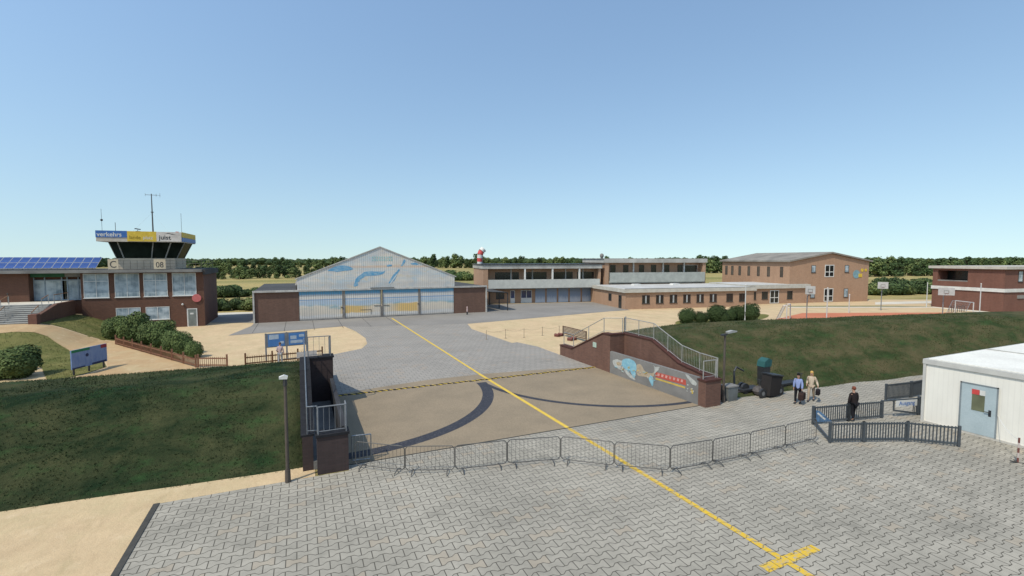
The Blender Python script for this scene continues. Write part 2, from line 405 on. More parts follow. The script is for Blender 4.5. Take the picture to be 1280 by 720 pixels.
# ================================================================ THE SETTING
xs = [-5000, -2500, -1200, -600, -350, -200, -140, -100, -80]+[-60+i*1.2 for i in range(42)]+[-8, 0, 20, 40, 60, 90, 130, 200, 350, 600, 1200, 2500, 5000]
ys = [-5000, -1500, -400, -100, -30, 0, 20, 35]+[44+i*1.2 for i in range(30)]+[84, 90, 100, 115, 130, 150, 180, 240, 400, 700, 1200, 2500, 6000]
vv = [(x, y, hgt(x, y)) for y in ys for x in xs]; nx = len(xs)
ff = [(j*nx+i, j*nx+i+1, (j+1)*nx+i+1, (j+1)*nx+i) for j in range(len(ys)-1) for i in range(nx-1)]
me = bpy.data.meshes.new('ground'); me.from_pydata(vv, [], ff); me.materials.append(FIELD)
me.polygons.foreach_set('use_smooth', [True]*len(me.polygons))
o = bpy.data.objects.new('ground', me); C.objects.link(o); struct(o)

# sandy yard behind the banks (left of the forecourt, round the buildings, courts)
struct(sheet('sand', [(-60, 28), (130, 28), (130, 30), (126, 52), (96, 66), (60, 98), (26, 96), (-14, 84.6), (-60, 90)], .012, SAND, True))
struct(sheet('sand', [(-60, -30), (-4.75, -30), (-4.75, 19.55), (.35, 19.55), (.35, 24), (-60, 24)], .012, SAND))
struct(sheet('field_strip', [(31, 83.5), (62, 98), (90, 92), (90, 84), (60, 80)], .02, FIELD))
# near paving
struct(sheet('paving', [(-4.65, -30), (95, -30), (95, 22), (20.9, 22), (20.9, 20.05), (1.6, 20.05), (1.6, 19.56), (-4.65, 19.56)], .02, PAVE))
b = MB().box(-4.83, -4.65, -30, 19.56, .0, .045); struct(b.build('kerb', KERB))
b = MB().box(1.6, 20.95, 20.06, 20.12, 0, .034); struct(b.build('gutter', KERB))
# gate roadway, far forecourt
struct(sheet('roadway', [(1.6, 20.12), (20.96, 20.12), (20.96, 30.9), (17, 31.7), (12.5, 32.3), (8, 32.3), (4.5, 31.7), (1.6, 30.95)], .03, TARM))
fore = [(1.6, 30.5), (1.6, 41), (.6, 43.6), GH(380, 447), GH(418, 443), GH(452, 436), GH(459, 430), GH(457, 423), GH(444, 414), (4.92, 62.9), (-7.5, 60.5), (-5.8, 68), (-5.7, 71.2),
        (-12.5, 74.6), (-13, 82.5), (-6, 84), (-5.5, 71.5), (27.3, 71.5), (29, 84), (31.1, 82.6), (54.2, 78.2), (52.3, 74.8), (50.2, 63.5), (45.5, 63.2), (19.9, 58.6), (18.9, 54), GH(640, 429), (20.1, 43.5), (20.9, 40.5), (20.9, 38), (20.96, 30.5)]
struct(sheet('forecourt', fore, .022, PAVE_F))
struct(sheet('apron', [(-7.3, 60.4), (4.9, 62.9), (8, 61), (19.6, 58.9), (45.3, 63.3), (50.1, 63.6), (52.2, 74.8), (54.1, 78.1), (31.1, 82.5), (28, 83), (27.3, 71.4), (-5.7, 71.4), (-5.8, 68)], .03, ASPH))
struct(sheet('apron', [(-5.9, 71.2), (-12.3, 74.6), (-13, 82), (-6, 82)], .031, ASPH))
struct(sheet('path', [(-14.5, 82.5), (-6.6, 83), (-6.6, 86), (-14, 87)], .034, PALE))
b = MB()
for k in range(6): b.box(-5.2+k*3.3, -5.15+k*3.3, 61.3, 70.6, .025, .036)
struct(b.build('joint_lines', KERB))
# orange path and lawns by the terminal
path = [(-42, 62.1), GH(0, 404), GH(42, 406), GH(62, 407), GH(100, 418), GH(146, 427), GH(200, 444), GH(245, 461), GH(252, 470), GH(262, 482), GH(200, 492), (-24, 28.6), (-50, 28.6), GH(0, 486), GH(60, 482), GH(110, 468), GH(135, 460), GH(133, 452), GH(100, 446), GH(85, 437), GH(60, 421), GH(44, 416), GH(0, 417), (-42, 57)]
struct(sheet('path', path, .045, PATHM, True))
struct(sheet('lawn', [(-42, 57.2), GH(0, 417.5), GH(44, 416.5), GH(60, 421.5), GH(85, 437.5), GH(100, 447), GH(130, 453), GH(133, 459), GH(109, 467), GH(60, 479), GH(52, 460), GH(30, 450), (-40, 42)], .055, LAWN, True))
struct(sheet('lawn', [GH(44, 403), GH(63, 406), GH(101, 417), GH(147, 426), GH(190, 440), GH(252, 458), (-9.2, 47), (-14, 60), GH(190, 415), GH(150, 411), (-20.5, 70.6), (-24, 70.6), (-24.3, 62.5)], .05, LAWN, True))
# grass on which the clipped bushes stand, and the worn strips round the court
struct(sheet('lawn', smooth_poly([G(842, 404), G(850, 400), G(900, 394), G(960, 392), G(962, 397), G(930, 404), G(880, 408), G(850, 408)]), .03, LAWN))
struct(sheet('playing_court', [G(1003, 391.5), G(1190, 390.8), G(1216, 397.5), (86, 30), (58, 36), G(962, 401)], .035, COURT))
struct(sheet('path', [G(985, 384.6), G(1165, 384.6), G(1255, 393.5), G(1275, 393.5), G(1253, 391.3), G(1166, 383.6), G(985, 383.6)], .03, PALE))
struct(sheet('lawn', [G(985, 382.6), G(1100, 382.2), G(1166, 383.2), G(1166, 383.6), G(1100, 383.4), G(985, 383.6)], .031, LAWN))
struct(sheet('path', [G(1094, 377.8), G(1166, 376.5), G(1166, 379), G(1094, 381)], .03, PALE))

# the two dykes
def dyke(name, sect, mat, seed):
    """sect = list of (x, foot_y, crest_y0, crest_y1, back_y, crest_z)"""
    prof = [(0, 0), (.12, .07), (.3, .27), (.5, .52), (.7, .76), (.88, .94), (1, 1)]
    rows = []
    for x, f, c0, c1, bk, z in sect:
        r = [(x, f-.4, -.06)]+[(x, f+(c0-f)*t, z*h) for t, h in prof]+[(x, c0+(c1-c0)*t, z) for t in (.33, .66)]
        r += [(x, bk+(c1-bk)*t, z*h) for t, h in reversed(prof)]+[(x, bk+.5, -.06)]
        rows.append(r)
    fine = []
    for a, b_ in zip(rows[:-1], rows[1:]):
        n = max(1, int(abs(b_[0][0]-a[0][0])/1.0))
        for k in range(n):
            t = k/n; fine.append([tuple(p+(q-p)*t for p, q in zip(u, v)) for u, v in zip(a, b_)])
    fine.append(rows[-1]); m = len(fine[0]); v = []
    for r in fine:
        for i, p in enumerate(r):
            e = 0 if i in (0, m-1) or p[0] > -.5 and p[0] < 24 else 1
            nz = mnoise.noise(Vector((p[0]*.3+seed, p[1]*.3, 0)))*.06*e
            v.append((p[0], p[1], p[2]+nz))
    f = [(i*m+j, i*m+j+1, (i+1)*m+j+1, (i+1)*m+j) for i in range(len(fine)-1) for j in range(m-1)]
    me = bpy.data.meshes.new(name); me.from_pydata(v, [], f+[tuple(range(m)), tuple(range(len(v)-m, len(v)))])
    bm = bmesh.new(); bm.from_mesh(me); bmesh.ops.recalc_face_normals(bm, faces=bm.faces)
    bmesh.ops.triangulate(bm, faces=[q for q in bm.faces if len(q.verts) > 4]); bm.to_mesh(me); bm.free()
    me.polygons.foreach_set('use_smooth', [len(p.vertices) == 4 for p in me.polygons])
    me.materials.append(mat); o = bpy.data.objects.new(name, me); C.objects.link(o); return struct(o)
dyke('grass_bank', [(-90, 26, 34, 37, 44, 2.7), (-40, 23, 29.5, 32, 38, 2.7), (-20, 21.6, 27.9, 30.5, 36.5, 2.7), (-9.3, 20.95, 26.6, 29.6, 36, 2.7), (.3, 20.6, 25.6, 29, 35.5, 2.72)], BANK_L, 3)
dyke('grass_bank', [(22.55, 20.35, 26.3, 29.6, 36, 2.83), (25, 20.15, 27.2, 30, 36, 2.95), (31, 19.75, 27.7, 30.6, 36, 3), (36, 19.3, 27.0, 30, 35, 3), (47, 18.0, 24.9, 28, 33.5, 3), (63, 14.5, 21, 25, 30.5, 3), (100, 4, 11, 15, 22, 3), (120, -4, 2, 6, 13, 3)], BANK, 9)

# yellow line, cross, wheel tracks, hazard strip
struct(sheet('road_marking', [(11.83, 32.3), (12.01, 32.3), (12.0, 68.6), (11.78, 68.6)], .036, STRIPE))
struct(sheet('road_marking', [(11.99, 20.1), (12.21, 20.1), (12.02, 32.3), (11.8, 32.3)], .038, STRIPE))
struct(sheet('road_marking', [(12.36, -6), (12.56, -6), (12.23, 20.02), (12.01, 20.02)], .025, PAVE_P))
struct(sheet('road_marking', [(11.4, 8.36), (13.66, 8.42), (13.66, 8.72), (11.4, 8.68)], .029, PAVE_P))
def arc(cx, cy, r0, r1, a0, a1, z):
    o, i_ = [], []
    for k in range(41):
        t = R(a0+(a1-a0)*k/40); o.append((cx+r1*math.cos(t), cy+r1*math.sin(t))); i_.append((cx+r0*math.cos(t), cy+r0*math.sin(t)))
    v = [(x, y, z) for x, y in o+i_]; n = len(o)
    me = bpy.data.meshes.new('wheel_track'); me.from_pydata(v, [], [(k, k+1, n+k+1, n+k) for k in range(n-1)]); me.materials.append(ARC)
    bm = bmesh.new(); bm.from_mesh(me); bmesh.ops.recalc_face_normals(bm, faces=bm.faces)
    if bm.faces[:][0].normal.z < 0: bmesh.ops.reverse_faces(bm, faces=bm.faces)
    bm.to_mesh(me); bm.free(); o = bpy.data.objects.new('wheel_track', me); C.objects.link(o); return struct(o)
arc(1.6, 30.6, 9.25, 9.95, -90, -3, .034)
arc(20.95, 30.5, 9.5, 9.85, 183, 270, .037)
th = thing('hazard_strip', 'yellow and black striped threshold strip across the gate roadway', 'strip', (11.3, 30.75, 0))
b = MB(); b2 = MB(); n = 48
for k in range(n):
    x0 = 1.7+k*(19.2/n); x1 = x0+19.2/n; z = .033
    yb = 30.72+.05*math.sin(k*1.9); xm = x0+(x1-x0)*.62; b.prism([(x0+.1, yb-.1), (xm+.1, yb-.1), (xm-.1, yb+.1), (x0-.1, yb+.1)], 'z', z, z+.03); b2.prism([(xm+.1, yb-.1), (x1+.1, yb-.1), (x1-.1, yb+.1), (xm-.1, yb+.1)], 'z', z, z+.028)
b.build('black_stripe', M('stripe_black', (.012, .012, .012)), th, True); b2.build('yellow_stripe', STRIPE, th, True)

# ================================================================ PARTS SHARED BY BUILDINGS
def window(parent, x0, x1, z0, z1, y, gl=None, fr=None, mull=1, fw=.06, out=-1, rail=None, sill=True, name='window'):
    """window on a wall facing -y (local) with the wall surface at y; frame proud of it, glass just inside the frame"""
    fr = fr or WHITE; gl = gl or GL_D; b = MB(); yo = y+out*.05
    b.box(x0, x1, yo, y-out*.02, z0, z0+fw).box(x0, x1, yo, y-out*.02, z1-fw, z1)
    b.box(x0, x0+fw, yo, y-out*.02, z0+fw, z1-fw).box(x1-fw, x1, yo, y-out*.02, z0+fw, z1-fw)
    for k in range(1, mull+1):
        xm = x0+(x1-x0)*k/(mull+1); b.box(xm-fw/2, xm+fw/2, yo, y-out*.02, z0+fw, z1-fw)
    if rail:
        b.box(x0+fw, x1-fw, yo-out*.01, y-out*.02, rail-fw/2, rail+fw/2)
    if sill: b.box(x0-.06, x1+.06, y+out*.1, y-out*.02, z0-.07, z0)
    w_ = b.build(name, fr, parent)
    MB().box(x0+fw*.5, x1-fw*.5, y+out*.02, y-out*.02, z0+fw*.5, z1-fw*.5).build('pane', gl, w_)
    return w_
def window_x(parent, y0, y1, z0, z1, x, gl=None, fr=None, fw=.06, out=-1, mull=1):
    fr = fr or WHITE; gl = gl or GL_D; b = MB(); xo = x+out*.05
    b.box(xo, x-out*.02, y0, y1, z0, z0+fw).box(xo, x-out*.02, y0, y1, z1-fw, z1)
    b.box(xo, x-out*.02, y0, y0+fw, z0+fw, z1-fw).box(xo, x-out*.02, y1-fw, y1, z0+fw, z1-fw)
    for k in range(1, mull+1):
        ym = y0+(y1-y0)*k/(mull+1); b.box(xo, x-out*.02, ym-fw/2, ym+fw/2, z0+fw, z1-fw)
    w_ = b.build('window', fr, parent)
    MB().box(x+out*.02, x-out*.02, y0+fw*.5, y1-fw*.5, z0+fw*.5, z1-fw*.5).build('pane', gl, w_); return w_

# ================================================================ TERMINAL WITH CONTROL CAB (left)
FY = 70.7
T = thing('terminal_building', 'brown brick terminal with flat roof, curtained windows and a glazed control cab on top', 'building', (-25, FY, 0))
b = MB()
b.box(-50, -27.9, FY, 81, 0, 6.9)                                    # left wing wall
b.box(-23.35, -11.2, FY, 81, 0, 6.9)                                 # right block
b.box(-27.9, -23.35, FY+1.2, 81, 0, 6.9)
b.build('wall', BRK_T, T, True)
for x in (-20.42, -17.58, -14.72, -11.42):                            # brick piers
    pass
MB().box(-50, -11.25, FY-.75, 81.2, 6.9, 7.22).build('roof_slab', CONC_D, T, True)
MB().box(-11.245, -10.98, FY-.1, 81.1, 6.55, 7.2).box(-50, -11.2, FY+.25, 81, 7.22, 7.26).build('roof_edge', ASPH_D, T, True)
for i, (x0, x1) in enumerate(((-23.1, -20.75), (-20.2, -17.8), (-17.4, -15.0), (-14.5, -12.0))):
    window(T, x0+25, x1+25, 3.95, 6.8, 0, GL_W, WHITE, 1, rail=None if i % 2 else 5.9)
window(T, -20.2+25, -17.8+25, 1.1, 2.65, 0, GL_W, WHITE, 1); window(T, -17.3+25, -14.9+25, 1.1, 2.65, 0, GL_W, WHITE, 1)
dr = MB().box(-13.1, -12.0, FY-.05, FY+.02, 0, 2.3).build('door', WHITE, T, True)
MB().box(-12.97, -12.13, FY-.07, FY-.05, .1, 2.2).build('door_leaf', M('grey_green_paint', (.2, .22, .2)), dr, True)
MB().box(-12.75, -12.4, FY-.08, FY-.07, 1.55, 1.75).build('notice', WHITE, dr, True)
MB().tube((-12.0, FY-.03, 3.6), (-12.0, FY-.12, 3.6), .5, n=28).build('round_sign', PINK, T, True)
MB().ball((-13.5, FY-.12, 2.85), .13).box(-13.55, -13.45, FY-.1, FY, 2.8, 2.9).build('wall_lamp', WHITE, T, True, smooth=True)
# recessed glazed entrance
en = MB()
for x in (-27.85, -26.9, -25.4, -24.9, -23.9, -23.4): en.box(x-.05, x+.05, FY+1.02, FY+1.18, 3.7, 6.4)
en.box(-27.85, -23.4, FY+1.0, FY+1.18, 6.0, 6.12).box(-27.85, -23.4, FY+1.0, FY+1.18, 3.7, 3.8)
e1 = en.build('entrance_frame', M('blue_grey_frame', (.3, .36, .4)), T, True)
MB().box(-27.8, -25.2, FY+1.08, FY+1.12, 3.8, 6.0).box(-24.85, -23.4, FY+1.08, FY+1.12, 3.8, 6.0).build('pane', GL_W, e1, True)
MB().box(-25.35, -24.9, FY+1.08, FY+1.13, 3.8, 6.0).build('doorway', GL_D, e1, True)
MB().box(-27.9, -24.9, FY+.4, FY+1.0, 6.45, 6.88).build('entrance_sign', M('dark_green_paint', (.03, .1, .05)), T, True)
MB().box(-24.88, -23.4, FY+.4, FY+1.0, 6.45, 6.88).build('entrance_sign', CONC_D, T, True)
# control cab
X0, X1, YC, YB = -21.6, -15.4, 72.3, 79
cz0, cz1, cz2, cz3 = 7.26, 8.62, 10.62, 11.85
MB().box(X0+.9, X1+.9, YC+.35, YB, cz0, cz1).build('cab_base', CREAM, T, True)
gl = MB()
def ring(x0, x1, y0, y1, ch, z): return [(x0+ch, y0, z), (x1-ch, y0, z), (x1, y0+ch, z), (x1, y1-ch, z), (x1-ch, y1, z), (x0+ch, y1, z), (x0, y1-ch, z), (x0, y0+ch, z)]
lo_, hi_ = ring(X0+.9, X1+.9, YC+.35, YB, 1.0, cz1), ring(X0+.25, X1+1.85, YC-.15, YB+.4, 1.2, cz2)
for k in range(8): gl.quad(lo_[k], lo_[(k+1) % 8], hi_[(k+1) % 8], hi_[k])
gl.quad(*lo_); gl.quad(*hi_)
cg = gl.build('cab_glazing', GL_C, T, True)
mb = MB()
MC = M('cab_frame', (.3, .29, .26))
for k in range(8): MB().beam(lo_[k], hi_[k], .1, .1).build('mullion', MC, cg, True)
for t in (.66,):
    p = [a+(c-a)*t for a, c in zip(lo_[0], lo_[1])]; q = [a+(c-a)*t for a, c in zip(hi_[0], hi_[1])]
    p[1] -= .03; q[1] -= .03; mb.beam(p, q, .1, .08)
mb.build('mullion', MC, cg, True)
fx0, fx1, fy0, fy1 = -22.0, -13.5, 71.6, 80
MB().box(fx0, fx1, fy0, fy1, 10.62, cz3).box(fx0+.3, fx1-.3, fy0+.3, fy1-.3, cz3, cz3+.05).build('cab_roof', M('cab_fascia', (.5, .45, .38), (.42, .37, .31)), T, True)
s1 = MB().box(-22.02, -19.0, fy0-.05, fy0-.002, 11.12, 11.92).build('sign_panel', BLUE, T, True)
text_mesh('verkehrs', .72, WHITE, s1, (-21.9+25, fy0-.055-FY, 11.24), sx=.93, bold=.012)
s2 = MB().box(-18.998, -16.1, fy0-.055, fy0-.002, 10.68, 11.9).build('sign_panel', YEL, T, True)
text_mesh('lande', .62, M('sign_olive', (.2, .14, .02)), s2, (-18.8+25, fy0-.06-FY, 10.95), sx=.85)
text_mesh('platz', .62, WHITE, s2, (-17.45+25, fy0-.06-FY, 10.95), sx=.85)
s3 = MB().box(-16.098, -13.52, fy0-.05, fy0-.002, 10.7, 11.88).build('sign_panel', M('sign_white', (.6, .55, .5)), T, True)
text_mesh('juist', .75, DARK, s3, (-15.85+25, fy0-.055-FY, 10.95), bold=.012)
MB().prism([(-15.3, 11.62), (-14.9, 11.68), (-14.5, 11.58), (-14.1, 11.6), (-14.5, 11.66), (-14.9, 11.76)], 'y', fy0-.06, fy0-.051).build('bird_mark', DARK, s3, True)
MB().box(fx1+.002, fx1+.06, fy0+.02, fy1, 11.25, 11.9).build('sign_panel', YEL, T, True)
MB().box(fx1+.002, fx1+.065, fy0+.02, fy1, 10.72, 11.22).build('sign_panel', BLUE, T, True)
# roof railing with C and 08 boards
rl = MB()
for k in range(15):
    x = -20.6+k*.66; rl.tube((x, FY+.1, 7.22), (x, FY+.1, 8.35), .02, n=5)
for z in (7.6, 7.95, 8.35): rl.tube((-20.7, FY+.1, z), (-11.3, FY+.1, z), .018, n=5)
for k in range(5): rl.tube((-11.35, FY+.1+k*2, 7.2), (-11.35, FY+.1+k*2, 8.35), .02, n=5)
rl.tube((-11.35, FY+.1, 8.35), (-11.35, FY+8.1, 8.35), .018, n=5).tube((-11.35, FY+.1, 7.9), (-11.35, FY+8.1, 7.9), .018, n=5)
rr = rl.build('roof_railing', STEEL_D, T, True)
for x0, x1, t in ((-20.75, -19.75, 'C'), (-16.3, -15.1, '08')):
    q = MB().box(x0, x1, FY+.0, FY+.05, 7.3, 8.5).build('letter_board', M('board_cream', (.55, .46, .32), (.46, .38, .27)), T, True)
    text_mesh(t, 1.15 if t == 'C' else .95, DARK, q, ((x0+x1)/2+25, -.006, 7.5), align='CENTER', sx=.85)
# antennas
m_ = MB().tube((-17.2, 75, 11.9), (-17.2, 75, 16.9), .09, .05).tube((-17.2, 75, 14.5), (-17.2, 75, 14.6), .16)
m_.tube((-17.85, 75, 16.75), (-16.6, 75, 16.75), .025).tube((-16.3, 75, 16.5), (-16.3, 75, 17.0), .015).tube((-16.6, 75, 16.75), (-16.25, 75, 16.75), .015)
for x in (-17.85, -16.7): m_.tube((x, 75, 16.55), (x, 75, 16.95), .015)
m_.build('radio_mast', STEEL_D, T, True)
g_ = MB(); 
for (x, y) in ((-19, 73.5), (-15.2, 73.5)): g_.tube((x, y, 11.9), (-17.2, 75, 14.5), .006, n=4)
g_.build('guy_wire', STEEL, T, True)
MB().tube((-21.8, 73, 11.8), (-21.8, 73, 14.6), .018, n=5).ball((-21.8, 73, 13.25), .14).build('antenna', DARK, T, True)
MB().tube((-20.5, 73, 11.8), (-20.5, 73, 13.0), .03, n=5).build('antenna', STEEL_D, T, True)
MB().tube((-14.3, 76, 11.8), (-14.3, 76, 14.6), .02, n=5).build('antenna', STEEL_D, T, True)
MB().tube((-18.3, 73, 11.85), (-18.3, 73, 12.15), .03).beam((-18.6, 73, 12.3), (-18.0, 73, 12.2), .08, .12).box(-18.5, -18.05, 72.9, 73.1, 11.86, 12.0).build('weather_sensor', DARK, T, True)
MB().box(-14.3, -14.0, 72.5, 72.8, 11.85, 12.0).build('roof_lamp', RED, T, True)
# solar panels: two rows of single modules
def solar_mat():
    m = bpy.data.materials.new('solar_cells'); N = NT(m); v = N.coord((6, 6, 6))
    a = N.mix(N.ramp(N.noise(v, .15, 3), .35, .65), (.022, .052, .18), (.035, .075, .23))
    N.l(a, N.b.inputs['Base Color']); N.b.inputs['Roughness'].default_value = .2; return m
SOL = solar_mat()
P0 = thing('solar_panel', 'blue framed solar module tilted on the flat roof left of the control cab', 'solar panel', (0, 0, 0), 0, 'solar panels on the terminal roof')
MB().box(-.4, .4, -.64, .64, -.02, .03).build('module_frame', M('alu', (.45, .46, .47), (.36, .37, .38), 3, .4, .5), P0)
MB().box(-.37, .37, -.6, .6, .031, .036).build('cells', SOL, P0)
first = True
for r_ in range(2):
    for k in range(13):
        q = P0 if first else dup(P0, (0, 0, 0), 0); first = False
        q['label'] = 'blue solar module, %s from the right in the %s row on the terminal roof' % (('first', 'second', 'third', 'fourth', 'fifth', 'sixth', 'seventh', 'eighth', 'ninth', 'tenth', 'eleventh', 'twelfth', 'thirteenth')[k], ('lower', 'upper')[r_])
        q.location = (-23.0-k*.83, 73.0+.56+r_*1.13, 7.4+.33+r_*.66); q.rotation_euler = (R(30), 0, 0)
rk = thing('panel_rack', 'steel rack carrying the tilted solar modules on the terminal roof', 'rack', (-33, 75, 7.26))
b = MB()
for k in range(9):
    x = -34+k*1.3; b.beam((x, 73.05, 7.36), (x, 75.2, 8.6), .05, .05).beam((x, 75.1, 7.26), (x, 75.1, 8.5), .05, .05)
b.build('rack_beam', STEEL, rk, True)

# terrace, stairs and handrails
st = thing('entrance_stairs', 'grey outdoor steps with pale terrace leading up to the terminal entrance', 'stairs', (-30, 64, 2))
nst = 10; y0, y1, z0, z1 = 62.3, 66.6, 2.05, 3.7
b = MB()
for k in range(nst):
    ya = y0+(y1-y0)*k/nst; b.box(-46, -24.55, ya, y1, z0+(z1-z0)*k/nst+.002, z0+(z1-z0)*(k+1)/nst)
b.build('steps', CONC, st, True)
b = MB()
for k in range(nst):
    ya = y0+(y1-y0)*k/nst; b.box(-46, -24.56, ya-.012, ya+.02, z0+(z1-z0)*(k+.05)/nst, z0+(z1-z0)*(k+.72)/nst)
b.build('riser_painted_shade', CONC_D, st, True)  # shade on the risers put in as dark concrete strips
MB().box(-50, -24.3, y1, FY, 1.5, 3.7).build('terrace', PALE, st, True)
MB().box(-24.3, -23.95, y1-.2, FY, 0, 3.72).prism([(y0+.1, 0), (y0+.1, 2.9), (y1-.2, 3.7), (y1-.2, 0)], 'x', -24.3, -23.95).build('side_wall', BRK_T, st, True)
MB().box(-24.55, -23.9, y0-.65, y0+.1, 1.4, 3.05).build('pier', BRK_R, st, True)
def handrail(pts, label):
    t = thing('handrail', label, 'handrail', pts[0]); b = MB()
    tops = [(x, y, z+.95) for x, y, z in pts]; b.path(tops, .04, 6).build('top_rail', WOODL, t, True)
    b = MB()
    for p, q in zip(pts, tops): b.tube(p, q, .03, n=6)
    b.build('post', RAIL, t, True)
for x, l in ((-24.6, 'short wooden topped handrail rising beside the brick pier of the stairs'), (-27.2, 'lower handrail in the middle of the terminal stairs'), (-30.4, 'handrail at the far left of the terminal stairs')):
    handrail([(x, y0+.2, z0+.15), (x, y0+1.7, z0+.75)], l)
for x, l in ((-24.9, 'upper handrail at the top right of the terminal stairs'), (-28.1, 'upper handrail in the middle of the terminal stairs top')):
    handrail([(x, y1-1.1, z1-.35), (x, y1+.4, z1)], l)
handrail([(-24.4, 66.9, 3.7), (-24.4, 68.6, 3.7), (-24.4, 70.3, 3.7)], 'level handrail along the terrace edge in front of the glazed entrance')
for px, lab in ((21, 'thin grey post on the terrace before the brick wall'),):
    t = thing('post', lab, 'post', (-29.5, 70.2, 3.7)); MB().tube((0, 0, 0), (0, 0, 1.0), .05).tube((0, 0, 1.0), (0, 0, 1.06), .07).build('shaft', STEEL_D, t)

# ================================================================ HANGAR
Hg = thing('hangar', 'white gabled hangar with pale blue painted sky and sand picture, brick wings either side', 'hangar', (10.7, FY, 0))
HX0, HX1, HXM = -.25, 21.8, 10.7
# brick wings
for xa, xb, ra, rb_ in ((-5.6, HX0, -5.75, HX0-.3), (HX1, 27.1, HX1+.3, 27.25)):
    MB().box(xa, xb, FY+.05, 93, 0, 4.05).build('brick_wing', BRK_H, Hg, True)
    MB().box(ra, rb_, FY+.2, 93.2, 4.06, 4.2).build('wing_roof', ASPH_D, Hg, True)
MB().box(-5.8, 27.3, FY-.22, FY+.18, 4.06, 4.3).box(-5.8, -5.6, FY-.15, FY+.05, 0, 4.06).box(27.1, 27.3, FY-.15, FY+.05, 0, 4.06).build('fascia_trim', M('trim_grey', (.45, .43, .39)), Hg, True)
def hangar_skin(name, doors):
    m = bpy.data.materials.new(name); N = NT(m)
    tc = N.n('ShaderNodeTexCoord'); sp = N.n('ShaderNodeSeparateXYZ'); N.l(tc.outputs['Object'], sp.inputs[0])
    x, z = sp.outputs[0], sp.outputs[2]; base = (.6, .56, .49)
    v1 = N.coord((.5, 1, 1.6)); n1 = N.noise(v1, .55, 5, .6); n2 = N.noise(N.coord((.35, 1, 1.0)), .8, 4, .6, .5)
    a = N.mix(N.ramp(n1, .4, .65), base, (.48, .47, .45))
    def band(z0, z1, soft, wob=.5):
        zz = N.math('ADD', z, N.math('MULTIPLY', N.math('SUBTRACT', n2, .5), wob))
        u = N.n('ShaderNodeMapRange', interpolation_type='SMOOTHSTEP'); N.l(zz, u.inputs[0]); u.inputs[1].default_value = z0-soft; u.inputs[2].default_value = z0+soft
        d_ = N.n('ShaderNodeMapRange', interpolation_type='SMOOTHSTEP'); N.l(zz, d_.inputs[0]); d_.inputs[1].default_value = z1-soft; d_.inputs[2].default_value = z1+soft
        return N.math('MULTIPLY', u.outputs[0], N.math('SUBTRACT', 1, d_.outputs[0]))
    if doors:
        sel = N.ramp(N.noise(N.coord((.25, 1, .2)), .8, 2), .4, .55)
        a = N.mix(N.math('MULTIPLY', band(3.55, 4.3, .15, .3), 1.0), a, (.08, .27, .42))
        a = N.mix(N.math('MULTIPLY', band(2.78, 2.92, .05, .12), .85), a, (.1, .25, .45))
        a = N.mix(N.math('MULTIPLY', band(2.1, 2.7, .15, 1.0), .6), a, (.25, .4, .54))
        a = N.mix(N.math('MULTIPLY', N.math('MULTIPLY', band(1.6, 2.1, .15, 1.6), N.ramp(n1, .42, .55)), .8), a, (.13, .36, .46))
        ax_ = N.math('ABSOLUTE', x); xm = N.math('MULTIPLY', N.ramp(ax_, .8, 3.0), N.math('SUBTRACT', 1, N.ramp(ax_, 5.2, 5.7)))
        san = N.math('MULTIPLY', band(.8, 1.95, .12, .9), N.math('MULTIPLY_ADD', xm, .75, .2))
        a = N.mix(san, a, (.62, .4, .12))
        a = N.mix(N.math('MULTIPLY', band(.0, .35, .15, .4), .5), a, (.2, .17, .14))
    else:
        a = N.mix(N.math('MULTIPLY', N.ramp(N.noise(N.coord((.3, 1, .9)), .9, 6, .7, .6), .46, .62), .5), a, (.3, .46, .55))
        a = N.mix(N.math('MULTIPLY', N.ramp(N.noise(N.coord((.5, 1, 1.6), 0), 1.3, 6, .7, .8), .54, .66), .55), a, (.58, .45, .25))
        san = N.math('MULTIPLY', band(7.3, 7.55, .15, .5), .6); a = N.mix(san, a, (.6, .36, .2))
        a = N.mix(N.math('MULTIPLY', band(4.2, 5.2, .3, .4), .3), a, (.36, .33, .3))
    rib = N.math('FRACT', N.math('MULTIPLY', x, 3.4)); rb = N.math('LESS_THAN', rib, .22)
    a = N.mix(N.math('MULTIPLY', rb, .6 if doors else .35), a, (.16, .15, .14))
    st_ = N.ramp(N.noise(N.coord((5, 5, .25)), 1.2, 4, .7), .5, .8); a = N.mix(N.math('MULTIPLY', st_, .3), a, (.25, .22, .19))
    N.l(a, N.b.inputs['Base Color']); N.b.inputs['Roughness'].default_value = .7; N.bump(rib, .3, .04); return m
HS_D, HS_G = hangar_skin('hangar_door_paint', True), hangar_skin('hangar_gable_paint', False)
gp = [(HX0-.15, 4.3), (HX1+.15, 4.3), (HX1+.15, 5.8), (HXM, 10.22), (HX0-.15, 5.8)]
gab = MB().prism(gp, 'y', FY-.02, FY+.2).build('gable', HS_G, Hg, True)
MB().prism([(HX0-.1, 4.2), (HX1+.1, 4.2), (HX1+.1, 4.85), (HXM, 9.3), (HX0-.1, 4.85)], 'y', FY+.2, 84.8).build('wall', HS_G, Hg, True)
roof = MB()
for s_, xe in ((-1, HX0-.4), (1, HX1+.4)):
    roof.prism([(xe, 4.85), (HXM, 9.35), (HXM, 9.47), (xe, 4.97)], 'y', FY+.2, 85)
roof.build('roof', ROOF, Hg, True)
vg = MB()
for xe in (HX0-.4, HX1+.4): vg.beam((xe, FY-.06, 5.78), (HXM, FY-.06, 10.3), .1, .14)
vg.build('verge_board', M('trim_grey'), Hg, True) if False else vg.build('verge_board', MATS['trim_grey'], Hg, True)
